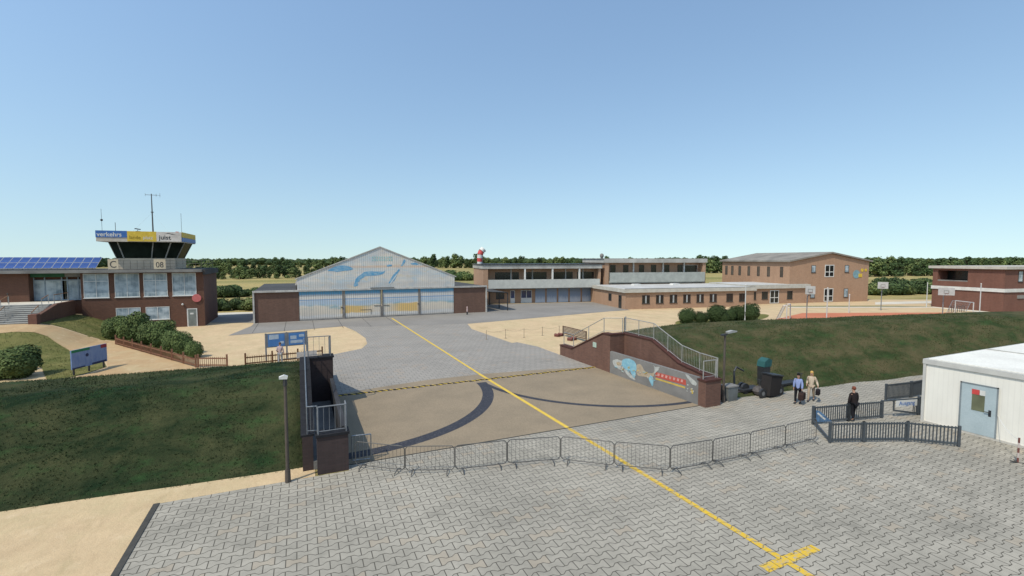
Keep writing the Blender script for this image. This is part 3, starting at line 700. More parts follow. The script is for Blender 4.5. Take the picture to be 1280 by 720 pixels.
# painted shapes on the gable (blue hills, streams, lettering too faded to read)
HB = M('mural_blue', (.1, .28, .44), (.3, .42, .48), 1.6, .8, bump=0, stretch=(1, 1, 2.5), lo=.4, hi=.7); HT_ = M('mural_teal', (.25, .42, .42), (.35, .46, .42), 2, .8, bump=0)
def gz(px, py): # pixel on the hangar front plane
    t = None
    a = (px-640)/FPX; b_ = -(py-360)/FPX; f = math.cos(PIT)+b_*math.sin(PIT); u = b_*math.cos(PIT)-math.sin(PIT)
    dx = a*math.cos(YAW)+f*math.sin(YAW); dy = -a*math.sin(YAW)+f*math.cos(YAW); k = FY/dy
    return (dx*k, HC+u*k)
def zz(pts): return [gz(370+a/6.095, 300+b_/6.095) for a, b_ in pts]
for i, p in enumerate(([(225, 238), (290, 205), (350, 188), (400, 200), (438, 212), (430, 228), (380, 235), (330, 243), (260, 240)],
          [(440, 352), (452, 310), (480, 270), (520, 240), (590, 235), (650, 245), (690, 228), (660, 262), (600, 275), (540, 272), (500, 290), (475, 320), (468, 352)],
          [(690, 335), (740, 270), (775, 222), (800, 222), (775, 262), (740, 330)], [(795, 200), (822, 150), (840, 150), (815, 200)],
          [(865, 180), (900, 170), (940, 188), (890, 192)], [(690, 190), (730, 185), (725, 200), (695, 203)])):
    q_ = smooth_poly(zz(p), 1); q_ = [(u+random.uniform(-.14, .14), v+random.uniform(-.07, .07)) for u, v in q_]
    MB().prism(smooth_poly(q_, 1), 'y', FY-.034, FY-.021).build('painted_shape', HB, gab, True)
MB().prism(zz([(712, 335), (765, 262), (772, 262), (720, 335)]), 'y', FY-.04, FY-.0345).build('painted_shape', MATS['white_paint'], gab, True)
b = MB(); random.seed(3)
for r_ in range(2):
    for k in range(9):
        x = 578+k*18; y = 126+r_*20; p = zz([(x, y), (x+random.uniform(9, 14), y), (x+12, y+14), (x+2, y+14)]); b.prism(p, 'y', FY-.034, FY-.0215)
b.build('faded_lettering', HT_, gab, True)
# four sliding doors with posts
for x0, x1 in ((-.2, 5.35), (5.75, 10.6), (11.05, 16.2), (16.55, 21.75)):
    dr = MB().box(x0, x1, FY-.0, FY+.12, .05, 4.05).build('sliding_door', HS_D, Hg, True)
    MB().box(x0, x1, FY-.03, FY, 0.02, .2).build('door_base', CONC_D, dr, True)
for xa, xb in ((5.37, 5.72), (16.22, 16.53), (10.62, 10.78), (10.86, 11.03)): MB().box(xa, xb, FY-.08, FY+.1, 0, 4.05).build('door_post', M('post_grey', (.22, .2, .18)), Hg, True)
MB().box(5.2, 5.42, FY-.16, FY-.08, 1.6, 1.75).box(16.1, 16.3, FY-.16, FY-.08, 1.7, 1.85).box(9.7, 10.6, FY-.06, FY-.0, 1.72, 1.78).box(11.1, 11.9, FY-.06, FY-.0, 1.72, 1.78).box(7.8, 9.3, FY-.03, FY, 1.2, 1.24).box(9.3, 9.34, FY-.03, FY, .5, 1.24).build('door_bolt', STEEL_D, Hg, True)
MB().box(9.2, 12.6, FY-.3, FY-.22, 4.32, 4.4).build('door_track', STEEL_D, Hg, True)
# little pump post in front of the right wing
x, y = G(584, 393.5); t = thing('marker_post', 'small white topped post on a dark foot before the right brick wing of the hangar', 'post', (x, y, 0))
MB().tube((0, 0, 0), (0, 0, .5), .12, .1).build('foot', DARK, t); MB().tube((0, 0, .5), (0, 0, .95), .1).ball((0, 0, 1.1), .1, .1, .2).build('head', M('pinkish', (.55, .4, .37)), t)

# windsock behind the hangar's right wing
t = thing('windsock', 'limp red and white striped windsock on a pole behind the hangar wing', 'windsock', (33.5, 89, 0))
MB().tube((0, 0, 0), (0, 0, 9.9), .07, .05).tube((0, 0, 9.9), (.7, 0, 10.0), .04).tube((.35, 0, 9.55), (.35, 0, 10.3), .03).build('pole', STEEL, t)
zs = [10.55, 10.1, 9.4, 8.7, 8.0, 7.3]; cx = [.5, .05, -.25, -.3, -.32, -.34]
ox = -.3
for k in range(5):
    b = MB(); b.tube((cx[k]+ox, 0, zs[k]), (cx[k+1]+ox, 0, zs[k+1]), .62-.03*k, .6-.03*k, n=16)
    b.build('sock_band', RED if k % 2 else WHITE, t, smooth=False)

# ================================================================ TWO-STOREY BUILDING WITH BALCONY (tanA) + wing C + low wing B
AX, AY, AA = 31.1, 82.3, -11
A = thing('office_building', 'salmon brick building with long white balcony over blue garage doors', 'building', (AX, AY, 0), AA)
b = MB()
b.box(0, 23.6, 1.9, 12, 0, 6.7)                          # set-back body
b.box(0, .9, 0, 1.9, 0, 6.7)                              # left end wall comes forward
b.box(23.1, 23.6, .2, 1.9, 0, 6.7)
b.build('wall', BRK_S, A)
MB().box(-.15, 23.75, -.1, 12.2, 6.7, 7.45).build('roof_fascia', CONC, A)
MB().box(-.3, 23.9, -.25, 12.3, 7.45, 7.58).build('roof', DARK, A)
MB().box(.95, 23.2, -.25, -.08, 3.0, 4.65).box(.95, 1.1, -.08, 1.9, 3.0, 4.65).build('balcony_parapet', M('balcony_white', (.47, .47, .42), (.4, .4, .36)), A)
MB().box(.95, 23.1, -.08, 1.9, 2.85, 3.15).build('balcony_floor', CONC_D, A)
for x in (7.9, 13.4, 18.9): MB().box(x, x+.28, -.05, .3, 3.15, 6.7).build('column', WHITE, A)
for x0, x1 in ((2.6, 5.6), (6.0, 7.3), (8.7, 9.9), (10.1, 12.9), (13.9, 16.7), (17.0, 18.3), (19.3, 20.4), (20.6, 22.8)):
    window(A, x0, x1, 4.5, 6.0, 1.9, GL_D, DARK, 0, sill=False)
for x in (5.7, 9.98, 16.8, 20.45): MB().box(x-.1, x+.15, 1.8, 1.9, 3.2, 6.6).build('pilaster', CONC, A)
window(A, 2.8, 4.4, .9, 2.3, 1.9, GL_D, DARK, 1)
def blue_door():
    m = bpy.data.materials.new('blue_white_door'); N = NT(m)  # pale at the foot, darker blue above a ragged edge
    tc = N.n('ShaderNodeTexCoord'); sp = N.n('ShaderNodeSeparateXYZ'); N.l(tc.outputs['Object'], sp.inputs[0])
    n_ = N.noise(N.coord((7, 1, .5)), 1.2, 4, .7); z = N.math('ADD', sp.outputs[2], N.math('MULTIPLY', N.math('SUBTRACT', n_, .5), 2.2))
    a = N.mix(N.ramp(z, .4, 1.3), (.5, .52, .55), (.2, .25, .33)); N.l(a, N.b.inputs['Base Color']); N.b.inputs['Roughness'].default_value = .6; return m
BD = blue_door()
for x0, x1 in ((10.6, 12.6), (12.95, 15.0), (15.35, 17.4), (17.75, 20.0), (20.35, 22.6)):
    MB().box(x0, x1, 1.82, 1.95, .02, 2.75).build('garage_door', BD, A)
for x0, x1 in ((5.6, 6.5), (7.7, 9.9)):
    d_ = MB().box(x0, x1, 1.82, 1.95, .02, 2.5).build('door', WHITE, A)
    MB().box(x0+.1, x1-.1, 1.8, 1.82, 1.0, 2.4).build('pane', glass('blue_glass', (.02, .04, .12)), d_)
    if x1-x0 > 1.5: MB().box((x0+x1)/2-.06, (x0+x1)/2+.06, 1.78, 1.8, .1, 2.45).build('mullion', WHITE, d_)

# dark metal canopy frame beside the hangar wing
t = thing('canopy_frame', 'black steel canopy frame with three posts beside the hangar wing', 'canopy', (29.5, 77, 0))
b = MB()
pts = [G(612, 381.5), G(624, 385.5), G(634.5, 388.5)]
for x, y in pts: b.tube((x, y, 0), (x, y, 2.9), .09, n=6)
for p, q in zip(pts[:-1], pts[1:]): b.beam((*p, 2.95), (*q, 2.95), .16, .16)
b.build('post', DARK, t, True)
p0, p1, p2 = pts; b = MB(); b.quad((p0[0]-.1, p0[1]+.3, 2.98), (p2[0]-.1, p2[1]-.2, 2.98), (p2[0]-2.6, p2[1], 3.1), (27.6, 82, 3.1)); b.quad((p0[0]-.1, p0[1]+.3, 3.06), (p2[0]-.1, p2[1]-.2, 3.06), (p2[0]-2.6, p2[1], 3.18), (27.6, 82, 3.18))
b.build('canopy_roof', ASPH_D, t, True)

Bq = thing('school_building', 'long salmon brick building with upper balcony storey behind a low flat roofed front wing', 'building', (50, 64.6, 0), -11)
def inB(x, y): # A frame -> B frame
    wx, wy = rot(AX, AY, x, y, AA); dx, dy = wx-50, wy-64.6; a = R(11); return (dx*math.cos(a)-dy*math.sin(a), dx*math.sin(a)+dy*math.cos(a))
c0 = inB(24.4, 0); c1 = inB(47, 0); cx0, cx1, cy = c0[0], c1[0], c0[1]
b = MB(); b.box(cx0, cx1, cy+1.3, cy+11, 0, 7.8).box(cx0, cx0+.8, cy, cy+1.3, 0, 7.8).box(cx1-.7, cx1, cy, cy+1.3, 0, 7.8)
b.box(0, 25.3, 0, cy+1.2, 0, 2.85)                        # low front wing
b.box(25.3, 40, 3.0, cy+1.2, 0, 2.95)                     # right continuation
b.build('wall', BRK_S, Bq)
MB().box(cx0-.3, cx1+.2, cy-.25, cy+11.3, 7.8, 8.6).build('upper_fascia', CONC, Bq)
MB().box(cx0-.5, cx1+.1, cy-.1, cy+11.1, 8.601, 8.66).build('roof', ROOF, Bq)
MB().box(cx0+.9, cx1-.4, cy-.35, cy-.2, 3.9, 5.85).box(cx0+.9, cx1-.4, cy-.2, cy+1.3, 3.7, 4.2).build('balcony_parapet', M('balcony_grey', (.36, .37, .33), (.28, .29, .26), 1), Bq)
MB().ball((cx0+.6, cy+3, 9.2), .42, .42, .5).tube((cx0+.6, cy+3, 8.6), (cx0+.6, cy+3, 9.1), .25).build('roof_vent', CONC_D, Bq, smooth=True)
for fx in (.075, .2, .355, .475, .61, .745):
    x = cx0+(cx1-cx0)*fx; window(Bq, x, x+1.15, 5.6, 7.35, cy+1.3, GL_D, DARK, 0, sill=False)
window(Bq, cx0+(cx1-cx0)*.81, cx0+(cx1-cx0)*.95, 5.6, 7.3, cy+1.3, GL_D, WHITE, 0, sill=False)
for fx in (.29, .585, .8): x = cx0+(cx1-cx0)*fx; MB().box(x, x+.22, cy+.9, cy+1.28, 5.7, 7.8).build('pilaster', WHITE, Bq)
MB().box(-.35, 25.6, -.35, cy-.4, 2.85, 3.45).build('low_fascia', M('fascia_pale', (.46, .44, .38), (.38, .36, .31)), Bq)
MB().box(-.1, 25.3, -.1, cy-.5, 3.451, 3.5).box(25.7, 40, 2.9, cy-.5, 3.66, 3.7).build('low_roof', ROOF_L, Bq)
MB().box(25.62, 40.3, 2.6, cy-.4, 2.95, 3.655).build('low_fascia', MATS['fascia_pale'], Bq)
MB().box(-.2, 25.45, -.15, -.05, 3.45, 3.56).build('roof_edge', CONC_D, Bq)
for x, y in ((6.0, 8.6), (14.2, 8.6)): MB().prism([(x, 3.5), (x+1.7, 3.5), (x+1.5, 3.8), (x+.2, 3.8)], 'y', y, y+1.2).build('skylight', WHITE, Bq)
for i in range(6):
    x = 3.1+i*2.62
    w_ = window(Bq, x, x+1.4, .95, 2.35, 0, GL_D, M('dark_frame', (.06, .055, .05)), 0, sill=True)
    MB().box(x+.55, x+.82, -.07, -.05, 1.0, 2.3).build('curtain', M('curtain_white', (.36, .37, .36)), w_)
for i in range(4):
    x = 19.6+i*2.62 if i < 2 else 27.0+(i-2)*2.6
    window(Bq, x, x+1.3, .95, 2.35, 0 if i < 2 else 3.0, GL_D, MATS['dark_frame'], 1)
window_x(Bq, 1.4, 2.5, .1, 2.3, 0, GL_D, MATS['dark_frame'], mull=0); window_x(Bq, 5.4, 6.6, 1.0, 2.3, 0, GL_D, MATS['dark_frame'], mull=1)
window(Bq, 31.4, 33.4, .1, 2.6, 3.0, GL_D, WHITE, 1, .12, rail=1.2, sill=False); window(Bq, 35.3, 36.5, .9, 2.4, 3.0, GL_D, MATS['dark_frame'], 1)

# ================================================================ GYM HALL
Gy = thing('gym_hall', 'tall salmon brick hall with shallow gabled grey roof and small blue yellow emblem', 'building', (86, 61, 0), -11)
gw, gl_ = 19.0, 19.6
MB().prism([(0, 0), (gw, 0), (gw, 8.0), (gw*.5, 9.6), (0, 8.0)], 'y', 0, gl_).build('wall', BRK_S, Gy)
b = MB()
for xe in (-.5, gw+.5): b.prism([(xe, 7.95), (gw/2, 9.66), (gw/2, 9.95), (xe, 8.24)], 'y', -.4, gl_+.4)
b.build('roof', ROOF, Gy)
for z0, h_ in ((.15, 2.6), (5.0, 2.4)):
    window(Gy, 8.2, 10.4, z0, z0+h_, 0, GL_D, WHITE, 1, .14, rail=z0+h_*.42, sill=False)
    for x in (5.0, 13.0): window(Gy, x, x+1.0, z0+.8 if z0 < 1 else z0+.9, z0+h_-.1, 0, GL_W, MATS['dark_frame'], 0)
for y in (1.6, 5.0, 7.8, 10.6, 13.4, 15.8, 17.8): window_x(Gy, y, y+.75, 5.0, 7.0, 0, glass('dim_glass', (.1, .08, .06), .3), MATS['dark_frame'], mull=0)
em = MB().tube((15.9, -.02, 5.5), (15.9, -.05, 5.5), .85, n=20).build('emblem', M('emblem_blue', (.2, .33, .36)), Gy)
MB().box(16.4, 17.3, -.07, -.051, 4.9, 5.6).tube((17.3, -.02, 6.3), (17.3, -.06, 6.3), .35).tube((18.2, -.02, 6.3), (18.2, -.06, 6.3), .3).build('emblem_mark', YEL, em)

# ================================================================ RIGHT BRICK BUILDING
Rb = thing('brick_building', 'two storey dark red brick building with pale roof edge and dark loggia', 'building', (101.6, 36.1, 0), -11)
MB().box(0, 24, 3.5, 10.4, 0, 6.9).box(0, 24, 0, 3.5, 0, 6.9).build('wall', BRK_R, Rb) if False else None
lg0, lg1 = 5.0, 9.6
b = MB(); b.box(0, 24, 0, lg0, 0, 6.9).box(0, 24, lg0, 10.4, 0, 4.7).box(0, 24, lg0, 10.4, 6.55, 6.9).box(0, 24, lg1, 10.4, 4.7, 6.55).box(2.2, 24, lg0, lg1, 4.7, 6.55)
b.build('wall', BRK_R, Rb)
MB().box(-.4, 24, -.4, 10.9, 6.9, 7.35).build('roof_slab', M('slab_pale', (.46, .43, .37), (.38, .35, .3)), Rb)
MB().box(-.16, 24, -.16, 10.5, 3.25, 3.8).build('string_course', WHITE, Rb)
MB().box(2.1, 2.19, lg0+.1, lg1-.1, 4.75, 6.5).build('loggia_glazing', GL_D, Rb)
MB().box(.02, .06, lg0, lg1, 4.7, 4.9).build('loggia_sill', CONC_D, Rb)
window(Rb, 2.9, 3.9, 4.9, 6.6, 0, GL_W, MATS['dark_frame'], 0); MB().box(2.9, 4.3, -.12, 0, 2.2, 2.75).build('wall_vent', CONC_D, Rb)

# ================================================================ SITE CONTAINER (right foreground)
KX, KY = 29.5, 13.3
K = thing('site_container', 'cream site container with flat pale roof and a light blue door', 'container', (KX, KY, 0))
def ribbed():
    m = bpy.data.materials.new('ribbed_cream_sheet'); N = NT(m); v, sp, u = wall_uv(N)
    f = N.math('FRACT', N.math('MULTIPLY', u, 5)); rb = N.math('LESS_THAN', f, .16)
    a = N.mix(N.ramp(N.noise(N.coord((1, 1, .4)), .8, 5, .6), .35, .7), (.7, .67, .59), (.62, .59, .52))
    a = N.mix(N.math('MULTIPLY', rb, .16), a, (.5, .48, .43)); N.l(a, N.b.inputs['Base Color']); N.b.inputs['Roughness'].default_value = .5
    N.bump(N.math('MULTIPLY', rb, -1.0), .3, .015); return m
MB().box(0, 16, -9.5, 0, .12, 3.1).build('wall', ribbed(), K)
MB().box(-.06, 16, -9.56, .06, 0, .12).build('base_frame', M('base_cream', (.5, .47, .41)), K)
MB().box(-.08, 16, -9.58, .08, 3.1, 3.34).box(-.06, .04, -.06, .06, .12, 3.1).build('top_frame', M('frame_cream', (.46, .45, .41), (.4, .39, .36)), K)
MB().box(.1, 16, -9.4, -.1, 3.342, 3.38).build('roof', M('roof_cream', (.72, .69, .6), (.62, .59, .51), .5, .7), K)
MB().box(6.0, 6.1, -9.4, -.1, 3.382, 3.42).build('roof_seam', CONC, K)
y0_, y1_ = 11.72-KY, 10.5-KY
dr = MB().box(-.07, -.002, y1_-.03, y0_+.03, .13, 2.48).build('door', M('door_blue', (.36, .42, .43), (.31, .37, .38)), K)
MB().box(-.085, -.072, y1_-.09, y1_-.03, .13, 2.54).box(-.085, -.072, y0_+.03, y0_+.09, .13, 2.54).box(-.085, -.072, y1_-.09, y0_+.09, 2.48, 2.54).build('door_frame', M('door_grey', (.2, .23, .24)), dr)
MB().box(-.082, -.072, 11.35-KY, 10.88-KY, 1.25, 2.25).build('window', glass('olive_glass', (.16, .17, .1), .2), dr)
MB().box(-.09, -.083, 11.36-KY, 11.08-KY, 2.03, 2.27).build('red_notice', RED, dr); MB().box(-.09, -.083, 11.07-KY, 10.87-KY, 2.03, 2.27).build('white_notice', WHITE, dr)
MB().tube((-.07, 10.68-KY, 1.3), (-.14, 10.68-KY, 1.3), .035).tube((-.14, 10.68-KY, 1.3), (-.14, 10.85-KY, 1.3), .02).box(-.08, -.072, 10.63-KY, 10.73-KY, 1.1, 1.4).build('handle', DARK, dr)
# leaning barrier post with cable
x, y = G(1272, 579); t = thing('barrier_post', 'thin red and white barrier post with a rope beside the cream container', 'post', (x, y, 0))
for k in range(5): MB().tube((0, 0, .03+k*.21), (0, 0, .03+(k+1)*.21), .035).build('post_band', RUST if k % 2 == 0 else M('faded_white', (.5, .42, .38)), t)
MB().beam((-.35, .1, .12), (0, 0, .04), .05, .05).beam((0, 0, .02), (.2, -.25, .02), .05, .04).beam((0, 0, .02), (.25, .2, .02), .05, .04).build('foot', DARK, t)
pts = [(0, 0, 1.0)]; ex, ey = KX-.05-x, 10.4-y
for k in range(1, 9): q = k/8; pts.append((ex*q, ey*q, 1.0+.25*q-.35*4*q*(1-q)*.5))
MB().path(pts, .01, 4).build('rope', WHITE, t)

# ================================================================ FLOODGATE WALLS
def gate_side(sx, cx, M1, name, label):
    """sx=+1 right side; wall coordinates measured for the right side and mirrored about x=11.28 for the left"""
    X = (lambda v: v) if sx > 0 else (lambda v: 22.56-v)
    t = thing(name, label, 'retaining wall', (X(21.2), 28.8, 0))
    prof = [(36.2, -.1), (36.2, .85), (34.2, .88), (29.75, 2.83), (28.8, 2.85), (28.8, -.1)]
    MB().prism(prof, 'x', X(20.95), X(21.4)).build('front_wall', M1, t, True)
    cap = MB()
    for (ya, za), (yb, zb) in zip(prof[1:4], prof[2:5]): cap.beam((X(21.17), ya, za+.045), (X(21.17), yb-.02, zb+.045), .56, .09)
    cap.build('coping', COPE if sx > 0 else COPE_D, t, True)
    MB().box(X(21.4), X(22.7), 28.8, 29.2, -.1, 2.85).build('return_wall', M1, t, True)
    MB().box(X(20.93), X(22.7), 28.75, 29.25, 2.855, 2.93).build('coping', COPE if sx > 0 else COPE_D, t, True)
    pb = [(28.8, -.1), (28.8, 2.85), (25.8, 2.83), (23.2, 1.75), (21.1, 1.45), (20.23, 1.4), (20.23, -.1)]
    MB().prism(pb, 'x', X(22.25), X(22.65)).build('recessed_wall', M1, t, True)
    cap = MB()
    for (ya, za), (yb, zb) in zip(pb[1:5], pb[2:6]): cap.beam((X(22.45), ya, za+.04), (X(22.45), yb, zb+.04), .5, .08)
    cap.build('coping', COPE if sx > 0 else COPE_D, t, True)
    MB().box(X(20.95), X(22.12), 19.66, 20.22, -.1, 1.5).build('pier', M1, t, True)
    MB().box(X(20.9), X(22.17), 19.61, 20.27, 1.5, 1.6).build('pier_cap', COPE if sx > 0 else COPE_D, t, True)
    pan = MB().box(X(20.95), X(21.15), 20.225, 28.79, -.1, 1.65).build('gate_panel', GREYR if sx > 0 else M('shaded_gate_panel', (.05, .05, .052), (.03, .03, .032), .8, .9), t, True)  # left panel is darker than the right, shade put into its colour
    MB().box(X(21.15), X(22.25), 20.225, 28.79, -.1, .35).build('pocket_floor', CONC_D, t, True)
    return t, pan, X
GWR, panR, XR = gate_side(1, 0, BRK_G, 'floodgate_wall', 'red brick retaining wall with a grey painted mural panel on the right of the gate')
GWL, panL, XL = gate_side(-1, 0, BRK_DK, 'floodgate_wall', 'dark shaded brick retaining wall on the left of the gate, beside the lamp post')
# mural on the right panel: swimmer, red banner, gull  (zoom5 pixels -> plane x=20.95)
def mz(px, py):
    a = (px-640)/FPX; b_ = -(py-360)/FPX; f = math.cos(PIT)+b_*math.sin(PIT); u = b_*math.cos(PIT)-math.sin(PIT)
    dx = a*math.cos(YAW)+f*math.sin(YAW); dy = -a*math.sin(YAW)+f*math.cos(YAW); k = 20.95/dx
    return (dy*k, min(1.64, HC+u*k))
def mural(pts, mat, lay, sm=2, name='painted_shape'):
    p = [mz(740+a/5.54, 390+b_/5.54) for a, b_ in pts]
    if sm: p = smooth_poly(p, 1); p = smooth_poly([(u+random.uniform(-.035, .035), v+random.uniform(-.02, .02)) for u, v in p], 1)
    MB().prism(p, 'x', 20.95-.003-.003*lay, 20.9495).build(name, mat, panR, True)
MW = M('mural_white', (.42, .42, .38), (.3, .31, .29), 6, .8, bump=0); MB_ = M('mural_lightblue', (.16, .34, .42), (.24, .42, .47), 5, .8, bump=0)
MS = M('mural_skin', (.38, .31, .22), (.3, .24, .17), 5, .8, bump=0); MR = M('mural_red', (.42, .08, .055), (.34, .07, .05), 5, .8, bump=0); MY = M('mural_yellow', (.5, .36, .08), (.4, .28, .07), 5, .8, bump=0)
mural([(140, 345), (150, 330), (170, 325), (200, 338), (222, 335), (222, 370), (210, 405), (190, 400), (160, 380)], MW, 1)
mural([(165, 345), (200, 345), (205, 370), (180, 375)], MS, 2)
mural([(205, 335), (225, 322), (270, 325), (295, 345), (310, 370), (305, 420), (270, 410), (235, 400), (210, 375)], MB_, 3)
mural([(215, 390), (240, 400), (275, 440), (305, 470), (285, 468), (245, 440)], MW, 2)
mural([(260, 400), (305, 410), (300, 460), (280, 445)], MB_, 4)
mural([(305, 365), (340, 360), (355, 400), (385, 425), (420, 425), (440, 400), (430, 445), (400, 458), (350, 445), (310, 440)], MS, 1)
mural([(385, 450), (425, 440), (424, 520), (410, 500)], MB_, 5)
mural([(425, 365), (440, 385), (470, 378), (465, 400), (445, 420), (425, 430), (438, 395)], MW, 6)
mural([(440, 415), (650, 470), (652, 508), (440, 450)], MR, 1, 0)
mural([(440, 455), (645, 518), (645, 530), (440, 466)], MY, 1, 0)
mural([(645, 430), (665, 430), (685, 455), (725, 490), (722, 515), (690, 500), (680, 480), (655, 450)], MW, 1)
mural([(680, 530), (700, 540), (705, 560), (690, 570)], MY, 1)
random.seed(8)
for k in range(26):
    x_ = random.uniform(150, 440); y_ = 330+ (x_-150)*.33+random.uniform(8, 62); l_ = random.uniform(8, 22); a_ = random.uniform(-.6, 1.2); c_, s_ = math.cos(a_), math.sin(a_)
    mural([(x_, y_), (x_+l_*c_, y_+l_*s_), (x_+l_*c_-3*s_, y_+l_*s_+3*c_), (x_-3*s_, y_+3*c_)], random.choice((MW, MB_, MS, MY, HT_)), 8+k % 5, 0, 'brush_stroke')
for k in range(8):
    x_ = random.uniform(650, 700); y_ = random.uniform(500, 560); mural([(x_, y_), (x_+10, y_+4), (x_+6, y_+12)], random.choice((MW, MY)), 8+k % 4, 0, 'brush_stroke')
for k in range(7): mural([(455+k*27, 424+k*7), (470+k*27, 428+k*7), (466+k*27, 446+k*7), (453+k*27, 442+k*7)], M('mural_letter', (.55, .28, .24)), 2, 0, 'faded_letter')
MB().box(20.90, 20.945, 30.55, 31.0, 1.62, 2.0).build('notice', M('notice_green', (.45, .55, .45)), GWR, True)

def railing(name, label, pts, h=1.1, bars=.13, mat=None, post_every=1, bot=.12, group=None, barr=.009):
    t = thing(name, label, 'railing', pts[0], 0, group); mat = mat or RAIL
    b = MB(); b.path([(x, y, z+h) for x, y, z in pts], .028).path([(x, y, z+bot) for x, y, z in pts], .018)
    b.build('rail', mat, t, True)
    for x, y, z in pts[::post_every]: MB().tube((x, y, z-.02), (x, y, z+h), .03, n=6).build('post', mat, t, True)
    if bars:
        b = MB()
        for p, q in zip(pts[:-1], pts[1:]):
            L = (Vector(q)-Vector(p)).length; n = max(1, int(L/bars))
            for k in range(1, n):
                c = Vector(p).lerp(Vector(q), k/n); b.tube((c.x, c.y, c.z+bot), (c.x, c.y, c.z+h), barr, n=4)
        b.build('bars', mat, t, True)
    return t
rp = [(22.45, 29.1, 2.92), (22.45, 27.4, 2.9), (22.45, 25.8, 2.88), (22.45, 24.4, 2.3), (22.45, 23.1, 1.78), (22.45, 21.6, 1.56), (22.45, 20.3, 1.5), (22.08, 19.9, 1.6)]
railing('railing', 'light steel railing stepping down along the right brick gate wall above the mural', rp, 1.15)
railing('railing', 'small steel rail loop on top of the near right brick pier', [(21.02, 19.94, 1.6), (21.98, 19.94, 1.6)], 1.05, .5)
railing('railing', 'steel railing climbing the far sloping end of the right gate wall', [(21.17, 35.9, .95), (21.17, 34.3, .97), (21.17, 32, 1.98), (21.17, 29.9, 2.9), (22.3, 29.1, 2.93)], 1.1, 0)
railing('railing', 'steel railing standing on the dyke crest behind the right gate wall corner', [(22.45, 29.1, 2.92), (23.6, 30.4, 2.84)], 1.1, .14)
lp = [(22.56-x, y, z) for x, y, z in rp]
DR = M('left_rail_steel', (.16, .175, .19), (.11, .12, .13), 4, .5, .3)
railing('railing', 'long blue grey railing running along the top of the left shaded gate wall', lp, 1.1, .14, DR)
railing('railing', 'grey rail cage on the near left brick pier', [(.5, 19.72, 1.6), (1.55, 19.72, 1.6), (1.55, 20.2, 1.6)], 1.1, .2, M('cage_grey', (.17, .18, .19)))
railing('railing', 'grey rail cage on the far end of the left gate wall', [(.3, 29.0, 2.93), (1.55, 29.0, 2.93), (1.55, 31.2, 2.4)], 1.15, .25, M('cage_grey'))if False else railing('railing', 'grey rail cage on the far end of the left gate wall', [(.3, 29.0, 2.93), (1.5, 29.0, 2.93), (1.5, 30.6, 2.6)], 1.15, .25, MATS['cage_grey'])
# ================================================================ LAMP POSTS
def lamp(x, y, h, label, arm):
    t = thing('street_lamp', label, 'street lamp', (x, y, 0), 0, 'lamp posts at the dyke foot')
    b = MB().tube((0, 0, 0), (0, 0, h), .07, .055, 10).tube((0, 0, 0), (0, 0, .5), .11, .1, 10); b.build('pole', M('pole_brown', (.085, .065, .05), (.06, .046, .036), 4, .7), t)
    if arm:
        MB().tube((0, 0, h-.15), (.3, -.05, h+.02), .04).build('arm', DARK, t)
        MB().prism([(.15, h-.02), (.8, h+.03), (.85, h+.1), (.5, h+.15), (.12, h+.08)], 'y', -.14, .08).build('lamp_head', M('lamp_shell', (.33, .33, .31)), t)
        MB().box(-.3, .02, -.1, .06, h-.14, h-.04).build('sensor', DARK, t)
    else:
        MB().tube((0, 0, h-.35), (0, 0, h-.02), .08, .07).build('lamp_neck', DARK, t)
        MB().prism([(-.2, h-.08), (.08, h-.1), (.1, h+.0), (-.03, h+.06), (-.2, h+.0)], 'y', -.08, .08).build('lamp_head', WHITE, t)
x, y = G(360, 603); lamp(x, y, 4.1, 'brown lamp post with white head standing left of the gate at the paving edge', False)
x, y = G(904, 503); lamp(x, y, 4.15, 'thin dark lamp post with white angled head standing right of the gate by the bins', True)

# ================================================================ CROWD BARRIERS
def make_barrier(wd, label):
    t = thing('crowd_barrier', label, 'barrier', (0, 0, 0), 0, 'row of metal crowd barriers across the paving')
    h = 1.1; z0 = .14; b = MB(); r = .1
    fr = [(r, 0, z0), (0, 0, z0+r), (0, 0, h-r), (r, 0, h), (wd-r, 0, h), (wd, 0, h-r), (wd, 0, z0+r), (wd-r, 0, z0), (r, 0, z0)]
    b.path(fr, .017).build('frame', STEEL_D, t)
    b = MB(); n = 13
    for k in range(1, n): b.tube((wd*k/n, 0, z0), (wd*k/n, 0, h), .006, n=5)
    b.build('bars', STEEL_D, t)
    for x in (.3, wd-.3):
        MB().path([(x, -.32, .0), (x, -.26, .06), (x, -.03, z0), (x, .03, z0), (x, .26, .06), (x, .32, 0)], .02).build('foot', STEEL_D, t)
    return t
pb = [(1.85, 19.7), (3.6, 18.35), (5.42, 17.62), (7.55, 17.3), (9.75, 16.75), (11.45, 15.35), (13.2, 14.08), (15.3, 13.92), (17.4, 13.86), (19.6, 13.83), (21.75, 13.8)]
blab = ['crowd barrier touching the near left brick pier', 'second crowd barrier from the left brick pier', 'third crowd barrier from the left brick pier', 'crowd barrier two to the left of the yellow line',
        'crowd barrier just left of the yellow line', 'crowd barrier whose foot stands just right of the yellow line', 'crowd barrier right after the bend in the row, right of the yellow line', 'third crowd barrier counted from the dark picket enclosure',
        'second crowd barrier counted from the dark picket enclosure', 'crowd barrier ending at the dark picket enclosure']
p0 = make_barrier(2.12, blab[0])
for i in range(10):
    a, c = Vector(pb[i]), Vector(pb[i+1]); an = math.degrees(math.atan2(c.y-a.y, c.x-a.x)); q = p0 if i == 0 else dup(p0, (0, 0, 0), 0, blab[i])
    q.location = (a.x+.02, a.y, .02); q.rotation_euler = (0, 0, R(an+random.uniform(-1, 1))); q.scale = ((c-a).length/2.16, 1, 1)
MT = STEEL
